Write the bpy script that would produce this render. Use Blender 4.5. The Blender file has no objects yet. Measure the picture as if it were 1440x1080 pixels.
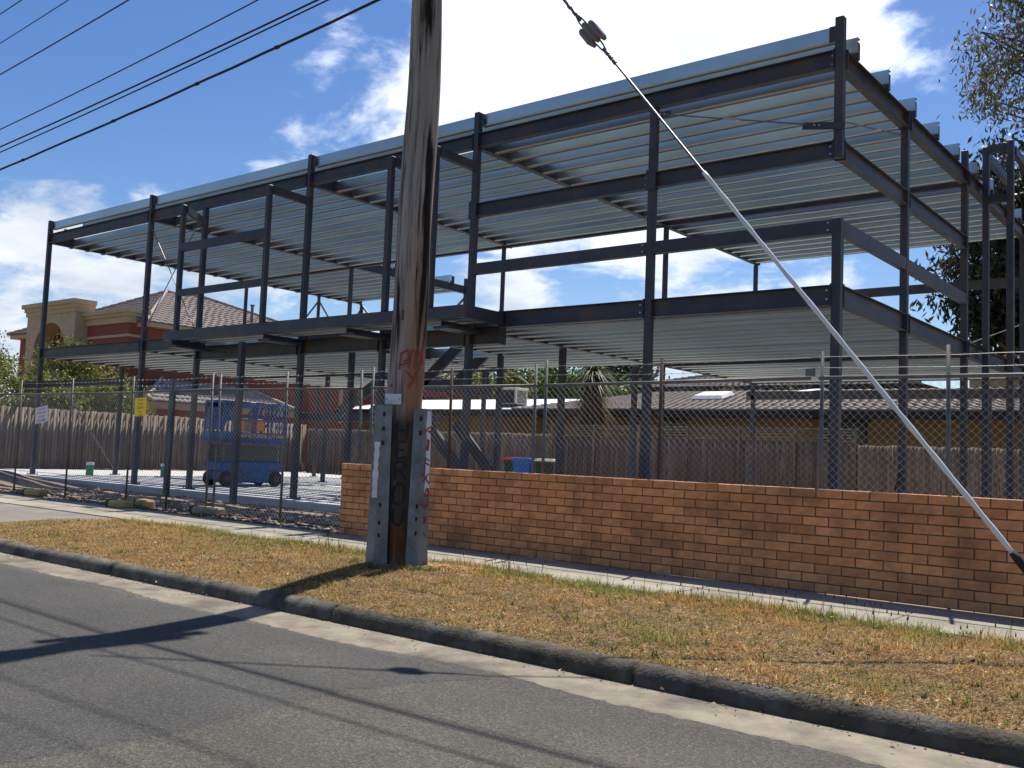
import bpy, math, random
import numpy as np
from mathutils import Vector, Matrix

rnd = random.Random(7)
nr = np.random.default_rng(11)
S = bpy.context.scene
COL = S.collection
R = math.radians

# ------------------------------------------------------------------ camera
CAM_H = 1.17
_r = Vector((0.7803, 0.6242, 0.0390)); _u = Vector((0.0148, -0.0809, 0.9966)); _f = Vector((-0.6252, 0.7771, 0.0728))
_f.normalize(); _r = (_r - _f * _r.dot(_f)).normalized(); _u = _r.cross(_f).normalized()
cd = bpy.data.cameras.new("camera"); cam = bpy.data.objects.new("camera", cd); COL.objects.link(cam)
cd.sensor_width = 36.0; cd.lens = 33.807; cd.clip_start = 0.05; cd.clip_end = 6000
cam.matrix_world = Matrix(((_r.x, _u.x, -_f.x, 0), (_r.y, _u.y, -_f.y, 0), (_r.z, _u.z, -_f.z, CAM_H), (0, 0, 0, 1)))
S.camera = cam

# ------------------------------------------------------------------ light
SUN_EL, SUN_AZ = R(60), R(-16)          # azimuth measured from +Y, towards +X
sun_vec = Vector((math.sin(SUN_AZ) * math.cos(SUN_EL), math.cos(SUN_AZ) * math.cos(SUN_EL), math.sin(SUN_EL)))
sl = bpy.data.lights.new("sun", 'SUN'); sun = bpy.data.objects.new("sun", sl); COL.objects.link(sun)
sl.energy = 5.0; sl.angle = R(0.53); sl.color = (1.0, 0.95, 0.87)
sun.rotation_euler = (-sun_vec).to_track_quat('-Z', 'Y').to_euler()
sun.location = sun_vec * 60

world = bpy.data.worlds.new("World"); S.world = world; world.use_nodes = True
S.view_settings.view_transform = 'Standard'; S.view_settings.look = 'None'
S.view_settings.exposure = 0.45; S.view_settings.gamma = 1.0; S.view_settings.use_curve_mapping = False
S.cycles.max_bounces = 8; S.cycles.diffuse_bounces = 5; S.cycles.glossy_bounces = 4
S.cycles.transparent_max_bounces = 8
SKY_STRENGTH = 0.10


def build_world():
    nt = world.node_tree; nt.nodes.clear()
    N = nt.nodes.new; L = nt.links.new
    out = N('ShaderNodeOutputWorld'); bg = N('ShaderNodeBackground')
    sky = N('ShaderNodeTexSky'); sky.sky_type = 'NISHITA'; sky.sun_disc = False
    sky.sun_elevation = SUN_EL; sky.sun_rotation = SUN_AZ
    sky.air_density = 1.0; sky.dust_density = 0.4; sky.ozone_density = 2.2
    tc = N('ShaderNodeTexCoord')
    nrm = N('ShaderNodeVectorMath'); nrm.operation = 'NORMALIZE'; L(tc.outputs['Generated'], nrm.inputs[0])
    D = nrm.outputs[0]
    sep = N('ShaderNodeSeparateXYZ'); L(D, sep.inputs[0])

    def math_(op, a, b=None, c=None, clamp=False):
        n = N('ShaderNodeMath'); n.operation = op; n.use_clamp = clamp
        for i, v in enumerate((a, b, c)):
            if v is None: continue
            if isinstance(v, (int, float)): n.inputs[i].default_value = v
            else: L(v, n.inputs[i])
        return n.outputs[0]
    # project the view direction on a flat cloud layer
    zz = math_('ADD', math_('MAXIMUM', sep.outputs['Z'], 0.0), 0.22)
    px = math_('DIVIDE', sep.outputs['X'], zz); py = math_('DIVIDE', sep.outputs['Y'], zz)
    cmb = N('ShaderNodeCombineXYZ'); L(px, cmb.inputs[0]); L(py, cmb.inputs[1])

    def noise(vec, scale, detail, rough, dist=0.0, off=(0, 0, 0)):
        m = N('ShaderNodeVectorMath'); m.operation = 'ADD'; L(vec, m.inputs[0]); m.inputs[1].default_value = off
        n = N('ShaderNodeTexNoise'); n.inputs['Scale'].default_value = scale
        n.inputs['Detail'].default_value = detail; n.inputs['Roughness'].default_value = rough
        n.inputs['Distortion'].default_value = dist
        L(m.outputs[0], n.inputs['Vector']); return n.outputs['Fac']
    n1 = noise(cmb.outputs[0], 3.4, 9, 0.60, 0.25, (3.1, 1.7, 0))
    n2 = noise(cmb.outputs[0], 1.15, 4, 0.5, 0.1, (8.3, 4.4, 0))
    # where the big cloud masses of this afternoon stand (direction, half width, weight)
    blobs = [((-.50, .765, .42), .18, .52), ((-.40, .81, .43), .13, .46), ((-.595, .715, .36), .085, .36),
             ((-.31, .86, .41), .075, .30), ((-.722, .612, .322), .09, .34), ((-.71, .579, .40), .05, .10),
             ((-.512, .839, .186), .13, .10), ((-.609, .774, .176), .08, .26), ((-.43, .88, .19), .10, .16),
             ((-.905, .40, .125), .10, .26), ((-.865, .48, .13), .12, .20), ((-.80, .58, .14), .13, .22),
             ((-.891, .41, .205), .05, .16), ((-.256, .889, .379), .035, .26), ((-.313, .932, .184), .05, .14),
             ((-.818, .493, .30), .17, -.30), ((-.20, .925, .30), .14, -.22), ((-.675, .635, .375), .045, -.26),
             ((-.56, .81, .175), .05, -.16), ((-.36, .92, .13), .08, -.06)]
    tot = None
    for d, hw, w in blobs:
        d = Vector(d).normalized()
        dp = N('ShaderNodeVectorMath'); dp.operation = 'DOT_PRODUCT'; L(D, dp.inputs[0]); dp.inputs[1].default_value = d
        mr = N('ShaderNodeMapRange'); mr.interpolation_type = 'SMOOTHSTEP'
        mr.inputs['From Min'].default_value = math.cos(hw * 1.5); mr.inputs['From Max'].default_value = math.cos(hw * 0.25)
        mr.inputs['To Min'].default_value = 0; mr.inputs['To Max'].default_value = w
        L(dp.outputs['Value'], mr.inputs['Value'])
        tot = mr.outputs[0] if tot is None else math_('ADD', tot, mr.outputs[0])
    dens = math_('ADD', math_('ADD', math_('MULTIPLY', math_('SUBTRACT', n1, .5), 1.7), math_('MULTIPLY', math_('SUBTRACT', n2, .5), .7)), tot)
    cov = N('ShaderNodeMapRange'); cov.interpolation_type = 'SMOOTHSTEP'
    cov.inputs['From Min'].default_value = 0.10; cov.inputs['From Max'].default_value = 0.42
    L(dens, cov.inputs['Value'])
    # cloud body: bright tops, slightly blue-grey where thick
    n3 = noise(cmb.outputs[0], 4.2, 6, 0.55, 0.2, (3.0, 1.62, 0.1))
    shade = N('ShaderNodeMapRange'); shade.inputs['From Min'].default_value = .35; shade.inputs['From Max'].default_value = .68
    L(n3, shade.inputs['Value'])
    ramp = N('ShaderNodeMix'); ramp.data_type = 'RGBA'
    ramp.inputs[6].default_value = (7.2, 7.6, 8.2, 1); ramp.inputs[7].default_value = (4.6, 5.2, 6.2, 1)
    L(shade.outputs[0], ramp.inputs[0])
    # forward scattering: clouds near the sun are brighter
    sd = N('ShaderNodeVectorMath'); sd.operation = 'DOT_PRODUCT'; L(D, sd.inputs[0]); sd.inputs[1].default_value = sun_vec
    fs = N('ShaderNodeMapRange'); fs.inputs['From Min'].default_value = .55; fs.inputs['From Max'].default_value = 1.0
    fs.inputs['To Min'].default_value = 1.0; fs.inputs['To Max'].default_value = 2.0; L(sd.outputs['Value'], fs.inputs['Value'])
    sc = N('ShaderNodeVectorMath'); sc.operation = 'SCALE'; L(ramp.outputs[2], sc.inputs[0]); L(fs.outputs[0], sc.inputs['Scale'])
    # deeper blue like the phone renders a clear sky
    hs = N('ShaderNodeHueSaturation'); hs.inputs['Hue'].default_value = .510; hs.inputs['Saturation'].default_value = 1.28; hs.inputs['Value'].default_value = .86
    L(sky.outputs[0], hs.inputs['Color'])
    mix = N('ShaderNodeMix'); mix.data_type = 'RGBA'
    L(cov.outputs[0], mix.inputs[0]); L(hs.outputs[0], mix.inputs[6]); L(sc.outputs[0], mix.inputs[7])
    L(mix.outputs[2], bg.inputs['Color']); bg.inputs['Strength'].default_value = SKY_STRENGTH
    L(bg.outputs[0], out.inputs['Surface'])


build_world()


# ------------------------------------------------------------------ helpers
def link(o):
    COL.objects.link(o); return o


class MB:
    """collects polygons and links them as one mesh object"""
    def __init__(s): s.v = []; s.f = []

    def face(s, pts):
        b = len(s.v); s.v += [tuple(p) for p in pts]; s.f.append(tuple(range(b, b + len(pts))))

    def add(s, v, f, M=None):
        b = len(s.v)
        if M is not None: v = [tuple(M @ Vector(p)) for p in v]
        s.v += [tuple(p) for p in v]; s.f += [tuple(i + b for i in q) for q in f]; return s

    def box(s, x0, x1, y0, y1, z0, z1, M=None):
        v = [(x0, y0, z0), (x1, y0, z0), (x1, y1, z0), (x0, y1, z0), (x0, y0, z1), (x1, y0, z1), (x1, y1, z1), (x0, y1, z1)]
        f = [(0, 3, 2, 1), (4, 5, 6, 7), (0, 1, 5, 4), (1, 2, 6, 5), (2, 3, 7, 6), (3, 0, 4, 7)]
        return s.add(v, f, M)

    def cbox(s, x0, x1, y0, y1, z0, z1, c, M=None):
        """box with chamfered edges"""
        v = []; idx = {}
        xs = (x0, x1); ys = (y0, y1); zs = (z0, z1)
        for i in (0, 1):
            for j in (0, 1):
                for k in (0, 1):
                    sx, sy, sz = (1 if i == 0 else -1) * c, (1 if j == 0 else -1) * c, (1 if k == 0 else -1) * c
                    for a, p in (('x', (xs[i], ys[j] + sy, zs[k] + sz)), ('y', (xs[i] + sx, ys[j], zs[k] + sz)), ('z', (xs[i] + sx, ys[j] + sy, zs[k]))):
                        idx[(i, j, k, a)] = len(v); v.append(p)
        f = []
        for i in (0, 1):
            q = [idx[(i, 0, 0, 'x')], idx[(i, 1, 0, 'x')], idx[(i, 1, 1, 'x')], idx[(i, 0, 1, 'x')]]; f.append(q if i else q[::-1])
            q = [idx[(0, i, 0, 'y')], idx[(1, i, 0, 'y')], idx[(1, i, 1, 'y')], idx[(0, i, 1, 'y')]]; f.append(q[::-1] if i else q)
            q = [idx[(0, 0, i, 'z')], idx[(1, 0, i, 'z')], idx[(1, 1, i, 'z')], idx[(0, 1, i, 'z')]]; f.append(q if i else q[::-1])
        for i in (0, 1):
            for j in (0, 1):
                f.append([idx[(0, i, j, 'y')], idx[(1, i, j, 'y')], idx[(1, i, j, 'z')], idx[(0, i, j, 'z')]])
                f.append([idx[(i, 0, j, 'x')], idx[(i, 1, j, 'x')], idx[(i, 1, j, 'z')], idx[(i, 0, j, 'z')]])
                f.append([idx[(i, j, 0, 'x')], idx[(i, j, 1, 'x')], idx[(i, j, 1, 'y')], idx[(i, j, 0, 'y')]])
                for k in (0, 1): f.append([idx[(i, j, k, 'x')], idx[(i, j, k, 'y')], idx[(i, j, k, 'z')]])
        return s.add(v, f, M)

    def tube(s, pts, rad, n=8, cap=True, closed_r=None):
        pts = [Vector(p) for p in pts]
        if isinstance(rad, (int, float)): rad = [rad] * len(pts)
        b = len(s.v); prev = None
        for i, p in enumerate(pts):
            t = (pts[min(i + 1, len(pts) - 1)] - pts[max(i - 1, 0)]).normalized()
            if prev is None:
                a = Vector((0, 0, 1)) if abs(t.z) < .9 else Vector((1, 0, 0))
                n1 = t.cross(a).normalized()
            else:
                n1 = (prev - t * prev.dot(t)).normalized()
            prev = n1; n2 = t.cross(n1)
            for k in range(n):
                a = 2 * math.pi * k / n
                q = p + (n1 * math.cos(a) + n2 * math.sin(a)) * rad[i]; s.v.append(tuple(q))
        for i in range(len(pts) - 1):
            for k in range(n):
                k2 = (k + 1) % n
                s.f.append((b + i * n + k, b + i * n + k2, b + (i + 1) * n + k2, b + (i + 1) * n + k))
        if cap:
            s.f.append(tuple(b + k for k in range(n))[::-1]); e = b + (len(pts) - 1) * n
            s.f.append(tuple(e + k for k in range(n)))
        return s

    def beam(s, a, b, w, h, roll=None):
        """solid bar from a to b: width w (horizontal), height h"""
        a = Vector(a); b = Vector(b); d = b - a; L_ = d.length; d.normalize()
        up = Vector((0, 0, 1)) if abs(d.z) < .95 else Vector((0, 1, 0))
        sd = d.cross(up).normalized(); up = sd.cross(d)
        M = Matrix(((d.x, sd.x, up.x, a.x), (d.y, sd.y, up.y, a.y), (d.z, sd.z, up.z, a.z), (0, 0, 0, 1)))
        return s.box(0, L_, -w / 2, w / 2, -h / 2, h / 2, M)

    def ibeam(s, a, b, w, h, tf=.013, tw=.008):
        """rolled I section, a and b on the axis at mid depth"""
        a = Vector(a); b = Vector(b); d = (b - a).normalized(); up = Vector((0, 0, 1)); sd = d.cross(up).normalized(); up = sd.cross(d)
        pr = [(-w / 2, -h / 2), (w / 2, -h / 2), (w / 2, -h / 2 + tf), (tw / 2, -h / 2 + tf), (tw / 2, h / 2 - tf), (w / 2, h / 2 - tf), (w / 2, h / 2), (-w / 2, h / 2),
              (-w / 2, h / 2 - tf), (-tw / 2, h / 2 - tf), (-tw / 2, -h / 2 + tf), (-w / 2, -h / 2 + tf)]
        return s.extr(pr, a, b, sd, up)

    def extr(s, pr, a, b, sd, up):
        bb = len(s.v); n = len(pr)
        for q in (a, b):
            for x, y in pr: s.v.append(tuple(Vector(q) + sd * x + up * y))
        for i in range(n): s.f.append((bb + i, bb + (i + 1) % n, bb + n + (i + 1) % n, bb + n + i))
        s.f.append(tuple(bb + i for i in range(n))[::-1]); s.f.append(tuple(bb + n + i for i in range(n)))
        return s

    def mesh(s, name, mat, smooth=False):
        me = bpy.data.meshes.new(name); me.from_pydata(s.v, [], s.f); me.update()
        if mat: me.materials.append(mat)
        if smooth: me.polygons.foreach_set('use_smooth', [True] * len(me.polygons))
        return me

    def build(s, name, mat, parent=None, smooth=False, **kw):
        o = link(bpy.data.objects.new(name, s.mesh(name, mat, smooth)))
        if parent: o.parent = parent
        for k, v in kw.items(): o[k] = v
        return o


def tag(o, label=None, cat=None, group=None, kind=None):
    if label: o['label'] = label
    if cat: o['category'] = cat
    if group: o['group'] = group
    if kind: o['kind'] = kind
    return o


def thing(name, label, cat, loc=(0, 0, 0), rz=0, group=None):
    o = link(bpy.data.objects.new(name, None)); o.empty_display_size = .2
    o.location = loc; o.rotation_euler = (0, 0, rz)
    return tag(o, label, cat, group)


def inst(name, me, parent, loc=(0, 0, 0), rot=(0, 0, 0), sc=(1, 1, 1)):
    o = link(bpy.data.objects.new(name, me)); o.parent = parent; o.location = loc; o.rotation_euler = rot; o.scale = sc
    return o


def np_mesh(name, V, quads, mat, cols=None):
    """fast mesh from arrays; quads (n,4) or tris (n,3); cols per vertex (rgb)"""
    me = bpy.data.meshes.new(name)
    V = np.asarray(V, np.float32); Q = np.asarray(quads, np.int32); k = Q.shape[1]
    me.vertices.add(len(V)); me.vertices.foreach_set('co', V.ravel())
    me.loops.add(Q.size); me.loops.foreach_set('vertex_index', Q.ravel())
    me.polygons.add(len(Q)); me.polygons.foreach_set('loop_start', np.arange(0, Q.size, k, dtype=np.int32))
    me.polygons.foreach_set('loop_total', np.full(len(Q), k, np.int32))
    me.update(calc_edges=True); me.validate()
    if cols is not None:
        a = me.color_attributes.new('tint', 'FLOAT_COLOR', 'POINT')
        c = np.ones((len(V), 4), np.float32); c[:, :3] = cols; a.data.foreach_set('color', c.ravel())
    me.materials.append(mat); return me


# ------------------------------------------------------------------ materials
def mat(name, base, rough=.7, metal=0., var=None, scale=4., detail=6, bump=0., bscale=40., spec=.4, objvar=0., stretch=None, var2=None, scale2=1., attr=None, trans=0., wpos=False):
    m = bpy.data.materials.new(name); m.use_nodes = True; nt = m.node_tree
    N = nt.nodes.new; L = nt.links.new; b = nt.nodes['Principled BSDF']
    b.inputs['Roughness'].default_value = rough; b.inputs['Metallic'].default_value = metal
    b.inputs['Specular IOR Level'].default_value = spec
    tc = N('ShaderNodeTexCoord'); vec = tc.outputs['Object']
    if stretch:
        mp = N('ShaderNodeMapping'); mp.inputs['Scale'].default_value = stretch; L(vec, mp.inputs['Vector']); vec = mp.outputs[0]
    col = None
    if attr:
        a = N('ShaderNodeAttribute'); a.attribute_name = attr; col = a.outputs['Color']
    else:
        rgb = N('ShaderNodeRGB'); rgb.outputs[0].default_value = (*base, 1); col = rgb.outputs[0]

    def layer(col, c2, sc, lo, hi, dt):
        n = N('ShaderNodeTexNoise'); n.inputs['Scale'].default_value = sc; n.inputs['Detail'].default_value = dt; n.inputs['Roughness'].default_value = .62
        L(vec, n.inputs['Vector'])
        mr = N('ShaderNodeMapRange'); mr.inputs['From Min'].default_value = lo; mr.inputs['From Max'].default_value = hi; L(n.outputs['Fac'], mr.inputs['Value'])
        mx = N('ShaderNodeMix'); mx.data_type = 'RGBA'; L(mr.outputs[0], mx.inputs[0]); L(col, mx.inputs[6]); mx.inputs[7].default_value = (*c2, 1)
        return mx.outputs[2]
    if var: col = layer(col, var, scale, .38, .66, detail)
    if wpos: vec0 = vec; vec = N('ShaderNodeNewGeometry').outputs['Position']
    if var2: col = layer(col, var2, scale2, .48, .66, 5)
    if wpos: vec = vec0
    if objvar:
        oi = N('ShaderNodeObjectInfo'); hv = N('ShaderNodeHueSaturation')
        mr = N('ShaderNodeMapRange'); mr.inputs['To Min'].default_value = 1 - objvar; mr.inputs['To Max'].default_value = 1 + objvar
        L(oi.outputs['Random'], mr.inputs['Value']); L(mr.outputs[0], hv.inputs['Value']); L(col, hv.inputs['Color']); col = hv.outputs[0]
    L(col, b.inputs['Base Color'])
    if bump:
        n = N('ShaderNodeTexNoise'); n.inputs['Scale'].default_value = bscale; n.inputs['Detail'].default_value = 6; L(vec, n.inputs['Vector'])
        bp = N('ShaderNodeBump'); bp.inputs['Strength'].default_value = bump; bp.inputs['Distance'].default_value = .01
        L(n.outputs['Fac'], bp.inputs['Height']); L(bp.outputs[0], b.inputs['Normal'])
    if trans:
        b.inputs['Transmission Weight'].default_value = 0
        tr = N('ShaderNodeBsdfTranslucent'); ms = N('ShaderNodeMixShader'); ms.inputs[0].default_value = trans
        L(col, tr.inputs['Color']); L(b.outputs[0], ms.inputs[1]); L(tr.outputs[0], ms.inputs[2])
        L(ms.outputs[0], nt.nodes['Material Output'].inputs['Surface'])
    return m


M = {}
M['steel'] = mat('painted_steel', (.036, .040, .056), .5, 0, (.055, .058, .072), 3, bump=.05, objvar=.12, var2=(.085, .062, .052), scale2=1.6, wpos=True)
M['galv'] = mat('galvanised_sheet', (.54, .60, .60), .32, .84, (.43, .49, .49), 2.0, objvar=.10, stretch=(.25, 1, 1))
M['galv_bend_light'] = mat('painted_bend_light', (.60, .60, .55), .45, .5)  # paler tone paints in the light caught along the rolled lower corner
M['galv_flange_shade'] = mat('painted_flange_shade', (.095, .083, .066), .45, .45, (.16, .14, .11), 5, stretch=(.2, 1, 1))  # dark brown paints in the shade line under joist and purlin flanges
M['galv_post'] = mat('galvanised_post', (.17, .17, .165), .55, .4, (.11, .11, .105), 6, objvar=.1)
M['wire'] = mat('galvanised_wire', (.42, .43, .43), .45, .6)
M['bolt'] = mat('zinc_bolt', (.42, .43, .44), .35, .8)
M['slab'] = mat('new_concrete', (.50, .50, .48), .85, 0, (.42, .42, .40), 2, bump=.1)
M['path'] = mat('old_concrete', (.35, .315, .25), .9, 0, (.26, .235, .185), 2.6, bump=.35, bscale=90, objvar=.08, var2=(.20, .18, .145), scale2=1.1, wpos=True)
M['gutter'] = mat('gutter_concrete', (.27, .232, .17), .9, 0, (.17, .145, .105), 4, bump=.45, bscale=70, var2=(.10, .088, .068), scale2=1.7)
M['kerb'] = mat('kerb_concrete', (.175, .155, .12), .92, 0, (.075, .066, .05), 5, bump=.6, bscale=60, objvar=.2, var2=(.045, .042, .030), scale2=3.5, wpos=True)
M['kerb_dark'] = mat('mossy_kerb_concrete', (.088, .072, .050), .95, 0, (.030, .027, .019), 7, bump=.9, bscale=50, objvar=.2, var2=(.11, .10, .085), scale2=2.6)
M['drive'] = mat('worn_driveway', (.20, .18, .15), .92, 0, (.15, .135, .115), 2, bump=.4, bscale=80, var2=(.25, .225, .185), scale2=.8)
M['mortar'] = mat('mortar', (.17, .12, .085), .95, 0, (.085, .063, .048), 8, bump=.4)
M['brick'] = mat('orange_brick', (.72, .315, .13), .88, 0, (.60, .24, .095), 11, bump=.5, bscale=90, objvar=.20, var2=(.42, .18, .08), scale2=3.2, wpos=True)
M['dirt'] = mat('site_dirt', (.24, .17, .115), .95, 0, (.32, .205, .12), .9, bump=.8, bscale=14, var2=(.13, .10, .08), scale2=.6)
M['earth'] = mat('ground_soil', (.20, .16, .09), .95, 0, (.11, .12, .05), .3, bump=.5, bscale=10)
M['verge'] = mat('dry_turf', (.20, .125, .055), .95, 0, (.11, .066, .03), 9, bump=1., bscale=55, var2=(.11, .10, .035), scale2=1.3)
M['blade'] = mat('grass_blade', (0, 0, 0), .75, attr='tint', spec=.2, trans=.25)
M['leaf'] = mat('leaf', (0, 0, 0), .55, attr='tint', spec=.35, trans=.25)
M['bark'] = mat('tree_bark', (.12, .09, .065), .95, 0, (.055, .042, .03), 7, bump=.8, bscale=20)
M['paling'] = mat('weathered_paling', (.215, .17, .135), .9, 0, (.12, .09, .07), 3, bump=.3, stretch=(9, 9, .7), objvar=.18, attr='tint')
M['fence_wood'] = mat('fence_rail_wood', (.20, .15, .115), .9, 0, (.12, .09, .07), 4, bump=.3, objvar=.2)
M['redbrick'] = mat('red_brick_wall', (.27, .085, .05), .9, 0, (.20, .06, .038), 12, bump=.3)
M['render'] = mat('cream_render', (.50, .39, .245), .85, 0, (.43, .33, .21), 3, bump=.1)
M['olive'] = mat('yellow_brick', (.205, .155, .055), .9, 0, (.165, .125, .05), 8, bump=.2)
M['tile'] = mat('grey_roof_tile', (.22, .17, .15), .85, 0, (.23, .18, .155), 6, attr='tint', bump=.2)
M['tilecap'] = mat('ridge_capping', (.42, .36, .31), .85, 0, (.30, .25, .22), 5)
M['whiteroof'] = mat('white_metal_roof', (.80, .78, .74), .45, 0, (.72, .70, .66), 2)
M['black'] = mat('black_fascia', (.018, .017, .018), .6, bump=.05)
M['glass'] = mat('window_glass', (.02, .025, .03), .08, spec=.6)
M['fabric'] = mat('dark_mesh', (.03, .03, .03), .8)
M['liftblue'] = mat('lift_blue_paint', (.015, .115, .36), .42, 0, (.018, .08, .24), 6, objvar=.1, var2=(.05, .055, .07), scale2=5)
M['liftgrey'] = mat('lift_arm_grey', (.26, .25, .22), .6, 0, (.18, .17, .15), 4)
M['hub'] = mat('dirty_wheel_hub', (.085, .078, .062), .8)
M['rubber'] = mat('black_rubber', (.022, .021, .02), .85, bump=.2)
M['orange'] = mat('orange_plastic', (.75, .24, .02), .5)
M['yellow'] = mat('yellow_ink', (.85, .50, .02), .5)
M['white'] = mat('white_plastic', (.78, .78, .78), .5)
M['whitepaint'] = mat('white_paint', (.74, .73, .74), .7, 0, (.55, .56, .6), 8)
M['signwhite'] = mat('white_sign_board', (.66, .65, .70), .6, trans=.4)
M['signyellow'] = mat('yellow_sign_board', (.74, .62, .10), .6, trans=.45)
M['inkblue'] = mat('blue_black_ink', (.05, .05, .11), .6)
M['inkdark'] = mat('dark_paint', (.018, .017, .03), .75)
M['redpaint'] = mat('red_spray_paint', (.33, .05, .04), .8)
M['green'] = mat('green_pipe', (.03, .30, .14), .45)
M['binred'] = mat('red_plastic', (.50, .02, .02), .4)
M['binblue'] = mat('blue_plastic', (.015, .10, .36), .45)
M['bingreen'] = mat('dark_green_plastic', (.014, .026, .014), .5)
M['cream'] = mat('cream_plastic', (.62, .60, .48), .5)
M['block'] = mat('fence_foot_concrete', (.50, .36, .14), .9, 0, (.40, .27, .10), 5, bump=.4)
M['blockgrey'] = mat('grey_fence_foot', (.36, .30, .21), .9, 0, (.25, .20, .14), 6, bump=.5)
M['cable'] = mat('overhead_cable', (.028, .024, .024), .7)
M['strand'] = mat('steel_strand', (.16, .15, .15), .5, .6)
M['insul'] = mat('porcelain', (.20, .15, .14), .35)
M['guard'] = mat('white_guard_tube', (.76, .76, .75), .55, 0, (.66, .66, .66), 5)
M['rust'] = mat('rusty_steel', (.085, .05, .035), .85)
M['deadleaf'] = mat('dead_leaf', (.12, .05, .025), .8, objvar=.5)
M['ply'] = mat('stake_galv', (.25, .265, .28), .6, .3, (.17, .178, .185), 5, bump=.2, var2=(.12, .115, .105), scale2=3.5)


def asphalt(name, a, b2, grain=170):
    m = bpy.data.materials.new(name); m.use_nodes = True; nt = m.node_tree; N = nt.nodes.new; L = nt.links.new
    p = nt.nodes['Principled BSDF']; p.inputs['Roughness'].default_value = .82; p.inputs['Specular IOR Level'].default_value = .35
    tc = N('ShaderNodeTexCoord'); v = tc.outputs['Object']
    vo = N('ShaderNodeTexVoronoi'); vo.inputs['Scale'].default_value = grain; L(v, vo.inputs['Vector'])
    n = N('ShaderNodeTexNoise'); n.inputs['Scale'].default_value = .9; n.inputs['Detail'].default_value = 8; n.inputs['Roughness'].default_value = .65; L(v, n.inputs['Vector'])
    nf = N('ShaderNodeTexNoise'); nf.inputs['Scale'].default_value = 55; nf.inputs['Detail'].default_value = 5; L(v, nf.inputs['Vector'])
    mr = N('ShaderNodeMapRange'); mr.inputs['From Min'].default_value = .36; mr.inputs['From Max'].default_value = .66; L(n.outputs['Fac'], mr.inputs['Value'])
    mx = N('ShaderNodeMix'); mx.data_type = 'RGBA'; L(mr.outputs[0], mx.inputs[0]); mx.inputs[6].default_value = (*a, 1); mx.inputs[7].default_value = (*b2, 1)
    sx = N('ShaderNodeSeparateColor'); L(vo.outputs['Color'], sx.inputs[0])
    st = N('ShaderNodeMapRange'); st.inputs['From Min'].default_value = 0; st.inputs['From Max'].default_value = 1; st.inputs['To Min'].default_value = .6; st.inputs['To Max'].default_value = 1.4; L(sx.outputs[0], st.inputs['Value'])
    st2 = N('ShaderNodeMapRange'); st2.inputs['From Min'].default_value = .3; st2.inputs['From Max'].default_value = .7; st2.inputs['To Min'].default_value = .55; st2.inputs['To Max'].default_value = 1.4; L(nf.outputs['Fac'], st2.inputs['Value'])
    mu = N('ShaderNodeMath'); mu.operation = 'MULTIPLY'; L(st.outputs[0], mu.inputs[0]); L(st2.outputs[0], mu.inputs[1])
    mpp = N('ShaderNodeMapping'); mpp.inputs['Scale'].default_value = (.16, 1.3, 1); L(v, mpp.inputs['Vector'])
    nw = N('ShaderNodeTexNoise'); nw.inputs['Scale'].default_value = 1.0; nw.inputs['Detail'].default_value = 4; L(mpp.outputs[0], nw.inputs['Vector'])
    sw = N('ShaderNodeMapRange'); sw.inputs['From Min'].default_value = .3; sw.inputs['From Max'].default_value = .7; sw.inputs['To Min'].default_value = .80; sw.inputs['To Max'].default_value = 1.18; L(nw.outputs['Fac'], sw.inputs['Value'])
    mu2 = N('ShaderNodeMath'); mu2.operation = 'MULTIPLY'; L(mu.outputs[0], mu2.inputs[0]); L(sw.outputs[0], mu2.inputs[1]); mu = mu2
    hv = N('ShaderNodeHueSaturation'); L(mx.outputs[2], hv.inputs['Color']); L(mu.outputs[0], hv.inputs['Value'])
    # sparse pale stones
    g = N('ShaderNodeMath'); g.operation = 'GREATER_THAN'; g.inputs[1].default_value = .985; L(sx.outputs[1], g.inputs[0])
    m2 = N('ShaderNodeMix'); m2.data_type = 'RGBA'; L(g.outputs[0], m2.inputs[0]); L(hv.outputs[0], m2.inputs[6]); m2.inputs[7].default_value = (.17, .155, .13, 1)
    L(m2.outputs[2], p.inputs['Base Color'])
    bp = N('ShaderNodeBump'); bp.inputs['Strength'].default_value = .7; bp.inputs['Distance'].default_value = .006
    L(vo.outputs['Distance'], bp.inputs['Height']); L(bp.outputs[0], p.inputs['Normal'])
    return m


M['asphalt'] = asphalt('old_asphalt', (.064, .058, .048), (.085, .077, .063), 150)
M['asphalt_new'] = asphalt('patched_asphalt', (.052, .050, .046), (.069, .065, .058), 190)


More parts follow.
